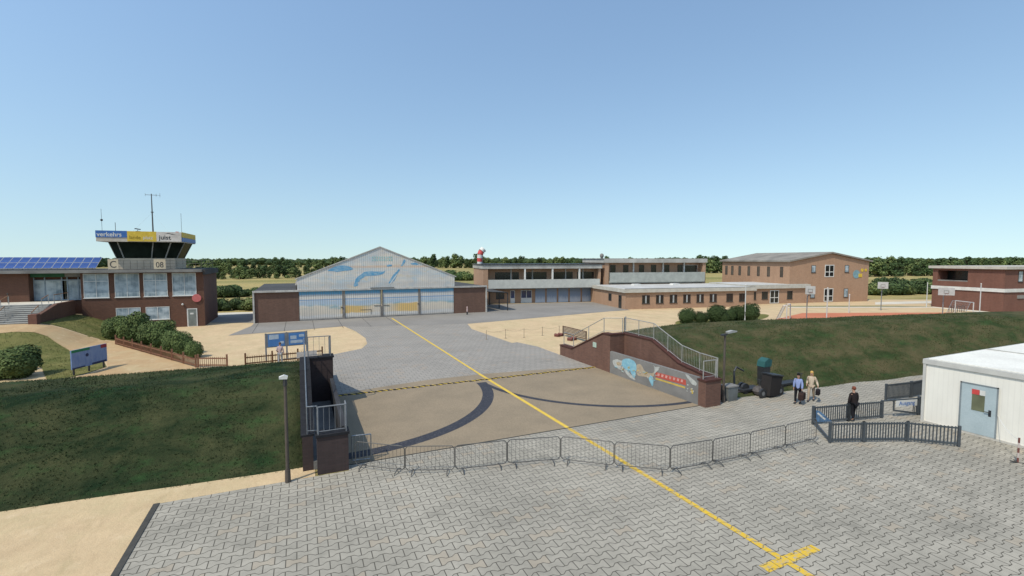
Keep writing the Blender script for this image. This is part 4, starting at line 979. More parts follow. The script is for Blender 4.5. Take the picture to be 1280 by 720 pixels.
# low metal gate section against the pier
t = thing('gate_section', 'narrow light steel barrier section standing against the near left pier', 'barrier', (1.75, 20.2, 0))
b = MB(); b.path([(1.8, 20.3, .1), (1.8, 20.3, 1.15), (2.55, 20.2, 1.15), (2.55, 20.2, .1), (1.8, 20.3, .1)], .025)
for k in range(1, 5): b.tube((1.8+k*.15, 20.3-k*.02, .1), (1.8+k*.15, 20.3-k*.02, 1.15), .012, n=5)
b.build('frame', STEEL, t, True)

# ================================================================ DARK PICKET PANELS
def picket(p, q, label, h=.95, gap=.13, z=0.02, mat=ANTH, grp='anthracite picket fence panels by the container'):
    a, c = Vector(p), Vector(q); L = (c-a).length; an = math.degrees(math.atan2(c.y-a.y, c.x-a.x))
    t = thing('fence_panel', label, 'fence panel', (a.x, a.y, z), an, grp)
    MB().box(.04, L-.04, -.025, .025, h-.12, h-.05).box(.04, L-.04, -.025, .025, .08, .16).build('rail', mat, t)
    b = MB(); n = int(L/gap)
    for k in range(1, n): b.box(L*k/n-.022, L*k/n+.022, -.015, .015, .08, h-.02)
    b.build('pickets', mat, t)
    for x in (0, L): MB().box(x-.05, x+.05, -.05, .05, 0, h+.02).build('post', mat, t)
    return t
F = dict(a=(23.75, 15.4), b=(28.1, 14.7), c=(28.35, 14.65), d=(30.6, 14.2), e=(22.2, 13.5), f=(23.75, 12.9), g=(25.7, 12.1), h=(27.05, 10.8))
F['a'] = G(1016, 531); F['b'] = G(1102, 523); F['c'] = G(1104, 522.5); F['d'] = G(1148, 519); F['e'] = G(1037, 554); F['f'] = G(1079, 553); F['g'] = G(1134, 552.5); F['h'] = G(1198, 559)
mid = tuple((u+v)/2 for u, v in zip(F['a'], F['b']))
picket(F['a'], mid, 'rear left anthracite picket panel in front of the person in black'); picket(mid, F['b'], 'rear anthracite picket panel next to the exit sign')
picket(F['e'], F['f'], 'front anthracite picket panel at the left corner of the enclosure'); picket(F['f'], F['g'], 'middle anthracite picket panel of the enclosure front'); picket(F['g'], F['h'], 'front right anthracite picket panel nearest the container door')
picket(G(1107, 501), G(1138, 497.3), 'anthracite picket panel standing alone behind the container, left one', 1.0, .1); picket(G(1139, 497.2), (37.2, 16.0), 'anthracite picket panel half hidden behind the container corner', 1.0, .1)
# low bar joining the corner and the blue banner
t = thing('low_bar', 'dark low diagonal bar at the left corner of the picket enclosure', 'bar', (*F['a'], 0)); MB().beam((*F['a'], .25), (*F['e'], .15), .07, .1).build('bar', ANTH, t, True)
t = thing('banner', 'small blue and white banner hanging slanted in the rear left corner of the enclosure', 'banner', (*F['a'], 0))
ax, ay = F['a']; dx, dy = (mid[0]-ax), (mid[1]-ay); L = math.hypot(dx, dy); dx /= L; dy /= L
def onf(u, z, o=-.06): return (ax+dx*u+dy*(-o)*-1*0+(-dy)*o*-1*0, ay+dy*u+o, z)
b = MB(); b.quad(onf(.08, .78), onf(.3, .72), onf(1.1, .12), onf(.12, .15)); b.quad(onf(.08, .78, -.075), onf(.3, .72, -.075), onf(1.1, .12, -.075), onf(.12, .15, -.075))
bn = b.build('cloth', M('banner_blue', (.1, .2, .33), (.06, .1, .16), 5), t, True)
b = MB()
for k in range(3): b.beam(onf(.18+k*.12, .62-k*.1, -.08), onf(.34+k*.16, .5-k*.12, -.08), .01, .08)
b.build('white_mark', WHITE, bn, True)
# exit gate with sign
t = thing('exit_gate', 'dark swing gate carrying the white exit sign beside the container', 'gate', (*F['c'], 0))
b = MB(); cx_, cy_ = F['c']; ex_, ey_ = F['d']
b.beam((cx_, cy_, .93), (ex_, ey_, .93), .06, .07); b.box(ex_-.06, ex_+.06, ey_-.06, ey_+.06, 0, 1.05)
mx = cx_+(ex_-cx_)*.28; my = cy_+(ey_-cy_)*.28
b.beam((mx, my, .93), (mx, my, .38), .06, .06).beam((mx, my, .38), (ex_, ey_, .1), .07, .08)
for k in range(4): q = .84+k*.045; b.beam((cx_+(ex_-cx_)*q, cy_+(ey_-cy_)*q, .15), (cx_+(ex_-cx_)*q, cy_+(ey_-cy_)*q, .9), .03, .03)
b.build('gate_frame', ANTH, t, True)
an = math.degrees(math.atan2(ey_-cy_, ex_-cx_))
sg = thing('exit_sign', 'white sign with blue word Ausgang on the dark gate by the container', 'sign', (mx, my-.07, .02), an)
MB().box(.05, 1.42, -.02, .0, .56, .9).build('board', WHITE, sg); text_mesh('Ausgang', .31, BLUE, sg, (.735, -.026, .64), align='CENTER')

# ================================================================ BINS AND BAGGAGE CARTS AT THE DYKE FOOT (right)
def wheel(b, c, r, wd, ax='y'):
    b.tube((c[0]-wd/2, c[1], c[2]), (c[0]+wd/2, c[1], c[2]), r, n=14) if ax == 'x' else b.tube((c[0], c[1]-wd/2, c[2]), (c[0], c[1]+wd/2, c[2]), r, n=14)
x, y = G(911, 500); t = thing('grey_crate', 'grey plastic crate beside the red brick pier', 'crate', (x, y, 0))
MB().prism([(-.35, .03), (.35, .03), (.42, .85), (-.42, .85)], 'y', -.3, .3).build('tub', M('crate_grey', (.14, .15, .145), (.1, .105, .1)), t); MB().box(-.45, .45, -.33, .33, .85, .93).build('lid', CONC_D, t)
x, y = G(918, 494); t = thing('hand_truck', 'black hand truck with bent handle behind the grey crate', 'hand truck', (x, y, 0))
b = MB(); b.tube((0, 0, .1), (.15, .2, 1.45), .06).tube((.15, .2, 1.45), (.4, .25, 1.7), .06).tube((.4, .25, 1.7), (1.0, .2, 1.4), .05).build('handle', DARK, t)
b = MB(); wheel(b, (.9, 0, .33), .33, .15); wheel(b, (1.15, .45, .3), .3, .15); b.build('wheel', DARK, t); MB().box(-.2, 1.1, -.1, .5, .12, .2).build('foot_plate', STEEL_D, t)
x, y = G(962, 496); t = thing('refuse_cart', 'tall black wheeled refuse container tilted on its cart at the dyke foot', 'cart', (x, y, 0))
b = MB(); b.prism([(-.4, .15), (.45, .1), (.75, 1.25), (-.25, 1.42)], 'y', -.3, .35).build('body', M('bin_black', (.028, .024, .022), (.02, .018, .017)), t)
MB().prism([(-.3, 1.43), (.78, 1.26), (.8, 1.33), (-.3, 1.5)], 'y', -.35, .4).build('lid', DARK, t)
for wx in (-.7, .85):
    b = MB(); wheel(b, (wx, -.05, .3), .3, .12); q = b.build('wheel', DARK, t); b = MB(); wheel(b, (wx, -.05, .3), .13, .14); b.build('rim', STEEL, q)
x, y = G(956, 488); t = thing('wheelie_bin', 'bin with turquoise lid standing behind the black refuse cart', 'bin', (x+.1, y+.2, .25))
MB().prism([(-.25, 0), (.25, 0), (.3, 1.3), (-.3, 1.3)], 'y', -.25, .25).build('body', DARK, t); MB().prism([(-.33, 1.3), (.35, 1.3), (.4, 1.72), (.1, 1.85), (-.25, 1.65)], 'y', -.28, .28).build('lid', M('turquoise', (.015, .085, .08), (.012, .065, .06), 3, .7), t)
for i, (u0, u1, lab) in enumerate(((927, 950, 'low black flatbed trolley between the hand truck and the refuse cart'), (975, 1002, 'low black flatbed trolley behind the two walking people'))):
    p = Vector(G(u0, 494 if i == 0 else 486)); q = Vector(G(u1, 490 if i == 0 else 481)); L = (q-p).length; t = thing('flatbed_trolley', lab, 'trolley', (p.x, p.y+.1, 0), math.degrees(math.atan2(q.y-p.y, q.x-p.x)), 'black trolleys at the dyke foot')
    MB().box(0, L, -.25, .5, .2, .34).build('bed', DARK, t); b = MB(); [wheel(b, (u, -.2, .14), .14, .1) for u in (.25, L-.25)]; b.build('wheel', DARK, t)
    MB().tube((L, 0, .3), (L+.1, 0, .75), .02).tube((L+.1, -.1, .75), (L+.1, .3, .75), .02).build('handle', DARK, t)
x, y = G(950, 494)
t = thing('rubbish_sacks', 'heap of grey tied sacks left of the black refuse cart', 'sacks', (x-.1, y, 0)); MB().ball((0, 0, .3), .42, .35, .32, jit=.08).ball((.3, .1, .25), .3, .3, .27, jit=.08).build('sack', M('sack_grey', (.12, .105, .1), (.05, .045, .04), 4), t)

# ================================================================ NOTICE BOARD, PICKET FENCES, SIGN (left)
nbx0, nby0 = G(333, 452); nbx1, nby1 = G(384, 447)
L = math.hypot(nbx1-nbx0, nby1-nby0); an = math.degrees(math.atan2(nby1-nby0, nbx1-nbx0))
t = thing('notice_board', 'double notice board with blue and white posters behind the low brown fence', 'notice board', (nbx0, nby0, 0), an)
for x in (0, L/2, L): MB().box(x-.06, x+.06, -.06, .06, 0, 2.35).build('post', M('board_grey', (.2, .21, .22)), t)
random.seed(5)
for k in range(2):
    x0 = .1+k*L/2; x1 = x0+L/2-.2; f = MB().box(x0-.04, x1+.04, -.05, .04, 1.15, 2.32).build('panel', MATS['board_grey'], t)
    MB().box(x0+.06, x1-.06, -.06, -.051, 1.23, 2.24).build('poster_sheet', M('poster_blue', (.08, .2, .42), (.06, .16, .36), 1.5), f)
    b = MB()
    for (u, v, w1, h1) in (((.1, .55, .9, .4), (1.15, .15, .35, .2)) if k == 0 else ((.15, .1, 1.2, .25), (.15, .45, .6, .3), (1.0, .6, .5, .22))): b.box(x0+.06+u*.8, min(x1-.1, x0+.06+(u+w1)*.8), -.066, -.0605, 1.27+v, min(2.2, 1.27+v+h1))
    b.build('poster_patch', M('poster_pale', (.42, .48, .52), (.3, .36, .42), 4), f)
def wood_fence(p, q, label, h=.8, posts=2, mat=WOOD, extra=.25, zf=lambda x, y: 0, gap=.16, grp=None):
    a, c = Vector(p), Vector(q); L = (c-a).length; an = math.atan2(c.y-a.y, c.x-a.x)
    t = thing('picket_fence', label, 'fence', (a.x, a.y, 0), 0, grp)
    dn = lambda u: (a.x+(c.x-a.x)*u/L, a.y+(c.y-a.y)*u/L)
    b = MB(); n = max(2, int(L/1.2))
    for zr in (.2, h-.12):
        for k in range(n):
            u, v = dn(L*k/n), dn(L*(k+1)/n); b.beam((*u, zf(*u)+zr), (*v, zf(*v)+zr), .05, .09)
    b.build('rail', mat, t, True); b = MB(); n = int(L/gap)
    for k in range(n+1):
        u = dn(L*k/n); z = zf(*u); b.beam((u[0], u[1], z+.05), (u[0], u[1], z+h), .03, .07, up=(0, 1, 0))
    b.build('pickets', mat, t, True)
    for k in range(posts):
        u = dn(L*k/(posts-1)); z = zf(*u); MB().beam((u[0], u[1], z-.1), (u[0], u[1], z+h+extra), .12, .12, up=(0, 1, 0)).build('post', mat, t, True)
    return t
wood_fence(G(307, 457.5), G(403, 448), 'low brown picket fence in front of the notice board', .78, 4)
t = thing('banner', 'faded white banner tied to the brown fence right of the man', 'banner', (.0, 43, 0)); p, q = G(371, 452), G(396, 449)
b = MB(); b.prism([(p[0], .28), (q[0], .33), (q[0], .85), (p[0], .78)], 'y', p[1]-.1, p[1]-.07).build('cloth', M('banner_white', (.42, .4, .38), (.3, .29, .28), 4), t, True)
f0, f1, f2 = GH(145, 431), GH(245, 459.5), GH(284, 459.5)
wood_fence(f0, f1, 'long brown picket fence running down in front of the round bushes', .75, 9, zf=hgt, mat=M('fence_red_brown', (.22, .11, .065), (.15, .075, .045), 3))
wood_fence((f1[0]+.16, f1[1]-.03), f2, 'short end piece of brown picket fence at the right of the round bushes', .85, 2, extra=.2, mat=MATS['fence_red_brown'])
# blue information sign (tilted board on short posts)
s0, s1 = G(90, 471), G(134, 459); L = math.hypot(s1[0]-s0[0], s1[1]-s0[1]); an = math.degrees(math.atan2(s1[1]-s0[1], s1[0]-s0[0]))
t = thing('info_sign', 'large blue information board with green and red strip on short posts', 'sign', (*s0, 0), an)
def sign_mat():
    m = bpy.data.materials.new('sign_blue_print'); N = NT(m); v = N.coord((1, 1, 1)); a = N.mix(N.ramp(N.noise(N.coord((3, 3, .7)), 1.6, 5, .7), .35, .65), (.1, .17, .34), (.17, .24, .38))
    a = N.mix(N.math('MULTIPLY', N.ramp(N.noise(v, 3.5, 4), .55, .75), .5), a, (.25, .3, .4)); N.l(a, N.b.inputs['Base Color']); N.b.inputs['Roughness'].default_value = .5; return m
bd = MB().box(0, L, -.04, .04, .5, 1.9).build('board', sign_mat(), t)
MB().box(0, L*.5, -.05, -.041, 1.7, 1.9).build('green_strip', M('sign_green', (.04, .2, .09)), bd); MB().box(L*.82, L, -.05, -.041, 1.62, 1.9).build('red_corner', M('sign_red', (.3, .05, .06)), bd)
MB().tube((L*.42, -.041, 1.35), (L*.42, -.052, 1.35), .13, n=16).build('emblem', M('sign_navy', (.04, .05, .1)), bd); MB().box(.0, L*.35, -.05, -.041, .35, .52).box(L*.55, L*.97, -.05, -.041, .35, .6).build('dark_base', M('sign_navy'), bd) if False else MB().box(.0, L*.35, -.05, -.041, .5, .6).box(L*.55, L*.97, -.05, -.041, .5, .66).build('dark_base', MATS['sign_navy'], bd)
for u in (.08, .5, .93): MB().box(L*u-.05, L*u+.05, .04, .12, 0, 1.7).build('post', DARK, t)

# chain posts and slatted frame in the right sand
t = thing('rope_fence', 'row of thin grey posts linked by a rope on the sand right of the forecourt', 'rope fence', (*G(655, 421), 0)); pr = [G(608, 424.5), G(632, 423), G(655, 422), G(678, 419.5), G(699, 418)]
for p in pr: MB().tube((*p, 0), (*p, 1.0), .03).tube((*p, 0), (*p, .05), .12).build('post', M('post_warm', (.3, .24, .17)), t, True)
b = MB()
for p, q in zip(pr[:-1], pr[1:]):
    w_ = [(p[0]+(q[0]-p[0])*k/8, p[1]+(q[1]-p[1])*k/8, .93-.7*(k/8)*(1-k/8)) for k in range(9)]; b.path(w_, .012, 4)
b.build('rope', MATS['post_warm'], t, True)
p, q = Vector(G(703.5, 420)), Vector(G(733, 428)); L = (q-p).length
t = thing('slatted_panel', 'long dark brown slatted panel standing on the sand by the gate wall end', 'panel', (*p, 0), math.degrees(math.atan2(q.y-p.y, q.x-p.x)))
MB().box(0, .1, -.05, .05, 0, 1.15).box(L-.1, L, -.05, .05, 0, 1.15).box(0, L, -.04, .04, 1.05, 1.15).box(0, L, -.04, .04, .3, .4).build('frame', M('frame_brown', (.13, .085, .06)), t)
b = MB()
for k in range(4): b.box(.1, L-.1, -.02, .02, .47+k*.145, .57+k*.145)
b.build('slats', M('frame_grey_brown', (.17, .13, .1)), t)
for i, (a_, c_) in enumerate(((698.5, 420.5), (715, 425.5))):
    x, y = G(a_, c_); t = thing('ballast_block', ('red brown ballast block at the left foot of the slatted panel', 'red brown ballast block in front of the slatted panel middle')[i], 'block', (x, y, 0), 20, 'ballast blocks'); b = MB()
    b.box(-.5, .5, -.25, .25, 0, .14).tube((-.3, -.3, .2), (-.3, .3, .2), .15).tube((.3, -.3, .2), (.3, .3, .2), .15).build('block', RUST, t)

# ================================================================ SPORTS EQUIPMENT
WP = M('white_pole', (.5, .5, .47), (.4, .4, .38), 3, .5, bump=.02)
for px, py, h, l in ((931, 402, 5.0, 'tall white pole beside the round bushes'), (1033, 402.5, 4.6, 'tall white pole at the near edge of the red court'), (1061, 391, 2.9, 'short white pole behind the red court'),
                     (1158, 384, 4.3, 'white pole left of the dark red brick building'), (1224, 396.5, 4.9, 'tall white pole in front of the dark red brick building')):
    x, y = G(px, py); t = thing('net_pole', l, 'pole', (x, y, 0), 0, 'white poles round the sports court'); MB().tube((0, 0, 0), (0, 0, h), .075, .06).build('shaft', WP, t); MB().ball((0, 0, h), .09).build('cap', WHITE, t)
def goal(p, q, depth, h, label, rz0=0):
    a, c = Vector(p), Vector(q); L = (c-a).length; t = thing('football_goal', label, 'goal', (a.x, a.y, 0), math.degrees(math.atan2(c.y-a.y, c.x-a.x)), 'small football goals')
    MB().path([(0, 0, 0), (0, 0, h), (L, 0, h), (L, 0, 0)], .07).build('frame', WP, t)
    MB().path([(0, 0, h), (0, depth*.35, h), (0, depth, .0), (L, depth, 0), (L, depth*.35, h), (L, 0, h)], .035).path([(0, 0, .03), (0, depth, .03)], .03).path([(L, 0, .03), (L, depth, .03)], .03).build('back_frame', STEEL, t)
    b = MB()
    for k in range(1, 14): x = L*k/14; b.path([(x, depth*.35, h), (x, depth, .02)], .008, 3)
    for k in range(0, 7):
        u = k/7; z = h*(1-u); yy = depth*.35+depth*.65*u; b.tube((0, yy, z), (L, yy, z), .008, n=3)
    b.build('net', M('net_grey', (.4, .4, .38)), t)
g0, g1 = G(983, 401), G(990, 396.5); d_ = (Vector(g1)-Vector(g0)).normalized()*3.2
goal(g0, (g0[0]+d_.x, g0[1]+d_.y), 1.3, 2.1, 'small white football goal at the left end of the red court')
g0 = Vector(G(1216, 396)); g1 = Vector(G(1199, 393.5)); d_ = (g1-g0).normalized()*3.4
goal(tuple(g0), (g0.x+d_.x, g0.y+d_.y), 1.2, 2.1, 'small white football goal at the right end of the red court')
def hoop(px, py, hb, label, facing, side=1.0, wd=1.8):
    x, y = G(px, py); t = thing('basketball_hoop', label, 'basketball hoop', (x, y, 0), facing, 'basketball hoops')
    MB().tube((0, 0, 0), (0, 0, hb), .07).tube((0, 0, hb-.6), (side, 0, hb-.1), .05).tube((0, 0, hb), (side, 0, hb+.1), .05).build('pole', STEEL, t)
    bb = MB().box(side, side+.05, -wd/2, wd/2, hb-.25, hb+.85).build('backboard', M('backboard_grey', (.42, .42, .4), (.33, .33, .31)), t); s2 = 1 if side > 0 else -1
    MB().box(side+s2*.051, side+s2*.06, -.3, .3, hb+.0, hb+.06).box(side+s2*.051, side+s2*.06, -.3, .3, hb+.4, hb+.46).box(side+s2*.051, side+s2*.06, -.3, -.24, hb+.06, hb+.4).box(side+s2*.051, side+s2*.06, .24, .3, hb+.06, hb+.4).build('target_square', CONC_D, bb)
    ring_ = [(side+s2*(.3+.22*math.cos(k*.5236)), .22*math.sin(k*.5236), hb+.03) for k in range(13)]; MB().path(ring_, .02, 4).build('rim', RUST, t)
hoop(1008, 401, 4.0, 'basketball hoop with pale board beside the left goal', -128, 1.0, 1.2)
hoop(1178, 394.5, 3.4, 'basketball hoop with square white board before the dark red brick building', -140, 1.0, 1.9)
hoop(1101, 388, 3.9, 'distant basketball hoop seen from the front against the dark bushes', -140, .6, 1.4)
# bikes / small dark stands by the right goal: a low cycle stand
x, y = G(1206, 394); t = thing('cycle_stand', 'low dark cycle stand behind the right football goal', 'cycle stand', (x+2.5, y+3, 0), -11)
for k in range(4): MB().path([(k*.9, 0, 0), (k*.9, 0, 1.0), (k*.9+.5, 0, 1.0), (k*.9+.5, 0, 0)], .05).build('hoop', DARK, t)

# ================================================================ VEGETATION
def leaf_mat(name, c1, c2, c3):
    m = bpy.data.materials.new(name); N = NT(m); gm = N.n('ShaderNodeNewGeometry')
    v = N.coord(); n_ = N.noise(v, .9, 3, .6)
    a = N.mix(gm.outputs['Random Per Island'], c1, c2); a = N.mix(N.math('MULTIPLY', N.ramp(n_, .45, .7), .6), a, c3)
    oi = N.n('ShaderNodeObjectInfo'); g = N.math('MULTIPLY_ADD', oi.outputs['Random'], .5, .75)
    vm = N.n('ShaderNodeVectorMath', operation='SCALE'); N.l(a, vm.inputs[0]); N.l(g, vm.inputs['Scale'])
    N.l(vm.outputs[0], N.b.inputs['Base Color']); N.b.inputs['Roughness'].default_value = .8; N.b.inputs['Specular IOR Level'].default_value = .15; return m
LF_B = leaf_mat('bush_leaves', (.035, .06, .018), (.13, .165, .055), (.075, .11, .035))
LF_D = leaf_mat('clipped_bush_leaves', (.022, .038, .013), (.045, .066, .022), (.03, .05, .016))
LF_T = leaf_mat('tree_leaves', (.055, .088, .03), (.15, .18, .06), (.1, .115, .045))
LF_P = leaf_mat('pine_leaves', (.035, .062, .024), (.08, .115, .04), (.055, .075, .03))
BARK = M('bark', (.09, .065, .045), (.06, .045, .03), 5, .95)
def leaves(b, c, rx, ry, rz, n, s, fill=.55, flat=0):
    for _ in range(n):
        u = Vector((random.gauss(0, 1), random.gauss(0, 1), random.gauss(0, 1))).normalized()
        r = fill+(1-fill)*random.random()**.5
        r *= 1+.12*mnoise.noise(u*2.3+Vector(c))
        p = Vector((c[0]+u.x*rx*r, c[1]+u.y*ry*r, c[2]+u.z*rz*r))
        if p.z < .03: p.z = .03+random.random()*.1
        nrm = (u+Vector((random.uniform(-.7, .7), random.uniform(-.7, .7), random.uniform(-.3, .9)))).normalized()
        a = nrm.cross(Vector((random.random(), random.random(), random.random()+.1))).normalized(); q = nrm.cross(a)
        k = s*random.uniform(.6, 1.3); b.quad(p-a*k-q*k*.5, p+a*k*.2-q*k, p+a*k+q*k*.5, p-a*k*.2+q*k)
def make_bush(seed, r, h, n, s, mat, lumps=5):
    random.seed(seed); b = MB(); b.ball((0, 0, h*.45), r*.8, r*.8, h*.42, n=12, m=8, jit=.05)
    leaves(b, (0, 0, h*.48), r*.92, r*.92, h*.5, int(n*.5), s, .8)
    for k in range(lumps):
        a = random.uniform(0, 6.28); rr = r*random.uniform(.3, .6)
        leaves(b, (math.cos(a)*rr, math.sin(a)*rr, h*random.uniform(.35, .72)), r*.5, r*.5, h*.3, int(n*.5/lumps), s, .7)
    me = b.build('foliage_tmp', mat, fix=False); d_ = me.data; bpy.data.objects.remove(me); return d_
def place_mesh(name, data, loc, rz, sc, label, cat, group):
    o = bpy.data.objects.new(name, data); C.objects.link(o); o.location = loc; o.rotation_euler = (0, 0, rz); o.scale = sc if isinstance(sc, tuple) else (sc,)*3
    return tag(o, label, cat, group)
BM = [make_bush(i+40, 1.0, 2.0, 3600, .055, LF_B) for i in range(4)]
bl = [((141, 424), 1.15, 'small bush at the upper left end of the bush row'), ((160, 424), 1.35, 'tall rounded bush, second from the upper end of the row'), ((173, 428), 1.5, 'biggest bush of the row below the lower windows'), ((188, 431), 1.35, 'bush in the middle of the row behind the fence'),
      ((203, 434), 1.3, 'rounded bush right of the middle of the row'), ((217, 439), 1.15, 'third bush from the lower right end of the row'), ((229, 443), 1.0, 'second bush from the lower right end of the row'), ((242, 447), .85, 'last small bush at the lower right end of the row'), ((151, 419), 1.1, 'bush behind the upper end of the bush row'), ((195, 427), 1.2, 'bush half hidden behind the middle of the row')]
for i, ((px, py), s_, l) in enumerate(bl):
    x, y = GH(px, py); place_mesh('round_bush', BM[i % 4], (x, y, hgt(x, y)-.1), i*1.3, (s_*.9, s_*.9, s_*(1.08, .9, 1.12, .96)[i % 4]), l, 'bush', 'rounded bushes behind the brown fence')
for i, (px, py, s_, l) in enumerate(((22, 472, 1.28, 'large round bush at the left edge of the picture'), (-6, 474, 1.1, 'bush cut off by the left edge of the picture'), (5, 466, 1.0, 'smaller bush behind the large one at the left edge'))):
    x, y = G(px, py); place_mesh('round_bush', BM[i], (x, y, -.1), i*2, (s_*1.1, s_*1.1, s_*.95), l, 'bush', 'bushes at the left edge')
BD_ = [make_bush(i+60, 1.0, 2.0, 3000, .05, LF_D, 3) for i in range(3)]
for i, (px, py, s_, l) in enumerate(((858, 404.5, 1.15, 'leftmost clipped bush of the dark group in the middle distance'), (876, 405, .95, 'second clipped bush, a low one, in the dark group'), (895, 403, 1.35, 'tallest clipped bush of the dark group'), (904, 404, .85, 'small clipped bush in front of the tallest one'), (911, 402, 1.0, 'clipped bush right of the small one in the dark group'), (922, 401, 1.2, 'clipped bush left of the tall white pole'), (936, 401, 1.35, 'rightmost clipped bush behind the tall white pole'))):
    x, y = G(px, py); place_mesh('clipped_bush', BD_[i % 3], (x, y, -.05), i, (s_*1.05, s_*1.05, s_*.95), l, 'bush', 'clipped dark bushes on the sand')
# far trees: four tree meshes with trunk, two hedge-bush meshes
def make_tree(seed, h, r, mat, n=900, s=.3, low=.0):
    random.seed(seed); b = MB(); b.cur = 1; b.tube((0, 0, -.2), (random.uniform(-.2, .2), 0, h*.6), h*.028, h*.012, 6)
    for k in range(5): a = random.uniform(0, 6.28); b.tube((0, 0, h*(.3+.06*k)), (math.cos(a)*r*.6, math.sin(a)*r*.6, h*(.5+.07*k)), h*.012, h*.004, 4)
    b.cur = 0; cl = 13
    for k in range(cl):
        a = random.uniform(0, 6.28); q = (k+.5)/cl; rr = r*.66*math.sqrt(random.random())*(1.15-q*.75); z = h*(low+.1+(.88-low-.1)*q)
        leaves(b, (math.cos(a)*rr, math.sin(a)*rr, z), r*.42, r*.42, h*.15, n//cl, s, .35)
    o = b.build('tmp', [mat, BARK], fix=False); d_ = o.data; bpy.data.objects.remove(o); return d_
TM = [make_tree(1, 8, 3.2, LF_T), make_tree(2, 9, 2.8, LF_P), make_tree(3, 7, 3.4, LF_T), make_tree(4, 8, 3.0, LF_P, low=.04)]
HM = [make_bush(80+i, 1.6, 2.6, 700, .17, LF_T if i % 2 else LF_P, 6) for i in range(3)]
random.seed(11)
ORD = 'leftmost second third fourth fifth sixth seventh eighth ninth tenth eleventh twelfth thirteenth fourteenth fifteenth sixteenth'.split()
def tree_row(px0, px1, py0, py1, n, h, label, group, kind='tree', jd=6, hv=.36):
    for k in range(n):
        u = (k+random.uniform(.1, .9))/n; px = px0+(px1-px0)*u; x, y = G(px, py0+(py1-py0)*u); dd = Vector((x, y)); dd = dd+dd.normalized()*random.uniform(-jd, jd)
        hh = h*random.uniform(1-hv, 1+hv)
        lab = label if n > 16 else '%s %s' % (ORD[k], label)
        if kind == 'tree':
            i = random.randrange(4); base = (8, 9, 7, 8)[i]; s_ = hh/base; place_mesh('tree', TM[i], (dd.x, dd.y, 0), random.uniform(0, 6.28), (s_*1.25, s_*1.25, s_), lab, 'tree', group)
        else:
            s_ = hh/2.6; place_mesh('hedge_bush', HM[random.randrange(3)], (dd.x, dd.y, 0), random.uniform(0, 6.28), (s_*1.1, s_*1.1, s_), lab, 'bush', group)
# between terminal and hangar
tree_row(225, 345, 389, 387, 15, 1.7, 'bush from the left in the nearest hedge beside the terminal', 'nearest hedge between terminal and hangar', 'bush', 1)
tree_row(215, 350, 372.5, 370.5, 16, 2.2, 'bush from the left in the second hedge beyond the terminal', 'second hedge between terminal and hangar', 'bush', 1.5)
tree_row(225, 400, 349.5, 347, 26, 4.6, 'small tree in the front wood line beyond the tan field', 'front line of the wood left of the hangar', 'tree', 6)
tree_row(235, 405, 343, 342, 24, 6.6, 'tree in the second line of the wood left of the hangar', 'second line of the wood left of the hangar', 'tree', 12)
tree_row(340, 450, 335, 334, 14, 8.5, 'tree from the left behind the left hangar roof slope', 'distant trees behind the left hangar slope', 'tree', 20, .4)
tree_row(-60, 128, 334, 334, 18, 8.0, 'tree on the skyline behind the solar panels', 'skyline trees behind the solar panels', 'tree', 25, .35)
# right of the hangar and above the low roofs
tree_row(520, 606, 335, 335, 16, 11, 'tree from the left in the wood beside the hangar gable', 'wood right of the hangar gable', 'tree', 15)
tree_row(560, 604, 351, 350, 8, 3.6, 'bush from the left in the hedge beside the hangar gable', 'hedge right of the hangar gable', 'bush', 3)
tree_row(606, 760, 334, 334, 22, 9.0, 'tree peeping over the roof of the balcony building', 'trees behind the balcony building', 'tree', 20, .4)
tree_row(870, 910, 341, 341, 8, 8.5, 'tree from the left in the gap beside the brick hall', 'trees in the gap left of the hall', 'tree', 8)
tree_row(1085, 1290, 345.5, 343, 36, 7.6, 'tree in the wood behind the far field at the right', 'wood behind the far field at the right', 'tree', 10)
tree_row(1085, 1290, 340, 338.5, 26, 7.8, 'tall tree in the rear of the wood at the right', 'rear of the wood at the right', 'tree', 18)
tree_row(1085, 1190, 369, 367, 18, 2.7, 'bush in the thicket behind the distant basketball hoop', 'thicket behind the distant hoop', 'bush', 2.5)
tree_row(1085, 1190, 364, 362.5, 16, 2.8, 'bush from the left in the thicket rear behind the hoop', 'rear of the thicket behind the hoop', 'bush', 4)
# horizon woods: one mass
random.seed(21); b = MB()
for k in range(900):
    an = random.uniform(-.95, 1.35); D = random.uniform(650, 1500)
    cl = mnoise.noise(Vector((an*6, D*.003, 0)))
    if cl < -.12: continue
    x, y = D*math.sin(an), D*math.cos(an); h = random.uniform(5, 9)*(1+.4*cl)
    for j in range(10):
        c = (x+random.uniform(-14, 14), y+random.uniform(-14, 14), h*random.uniform(.3, .8)); b.ball(c, random.uniform(3, 6), None, h*random.uniform(.3, .5), n=6, m=4, jit=.2)
o = b.build('far_wood', LF_P, fix=False); tag(o, 'dark green woodland along the horizon', 'woodland', kind='stuff')

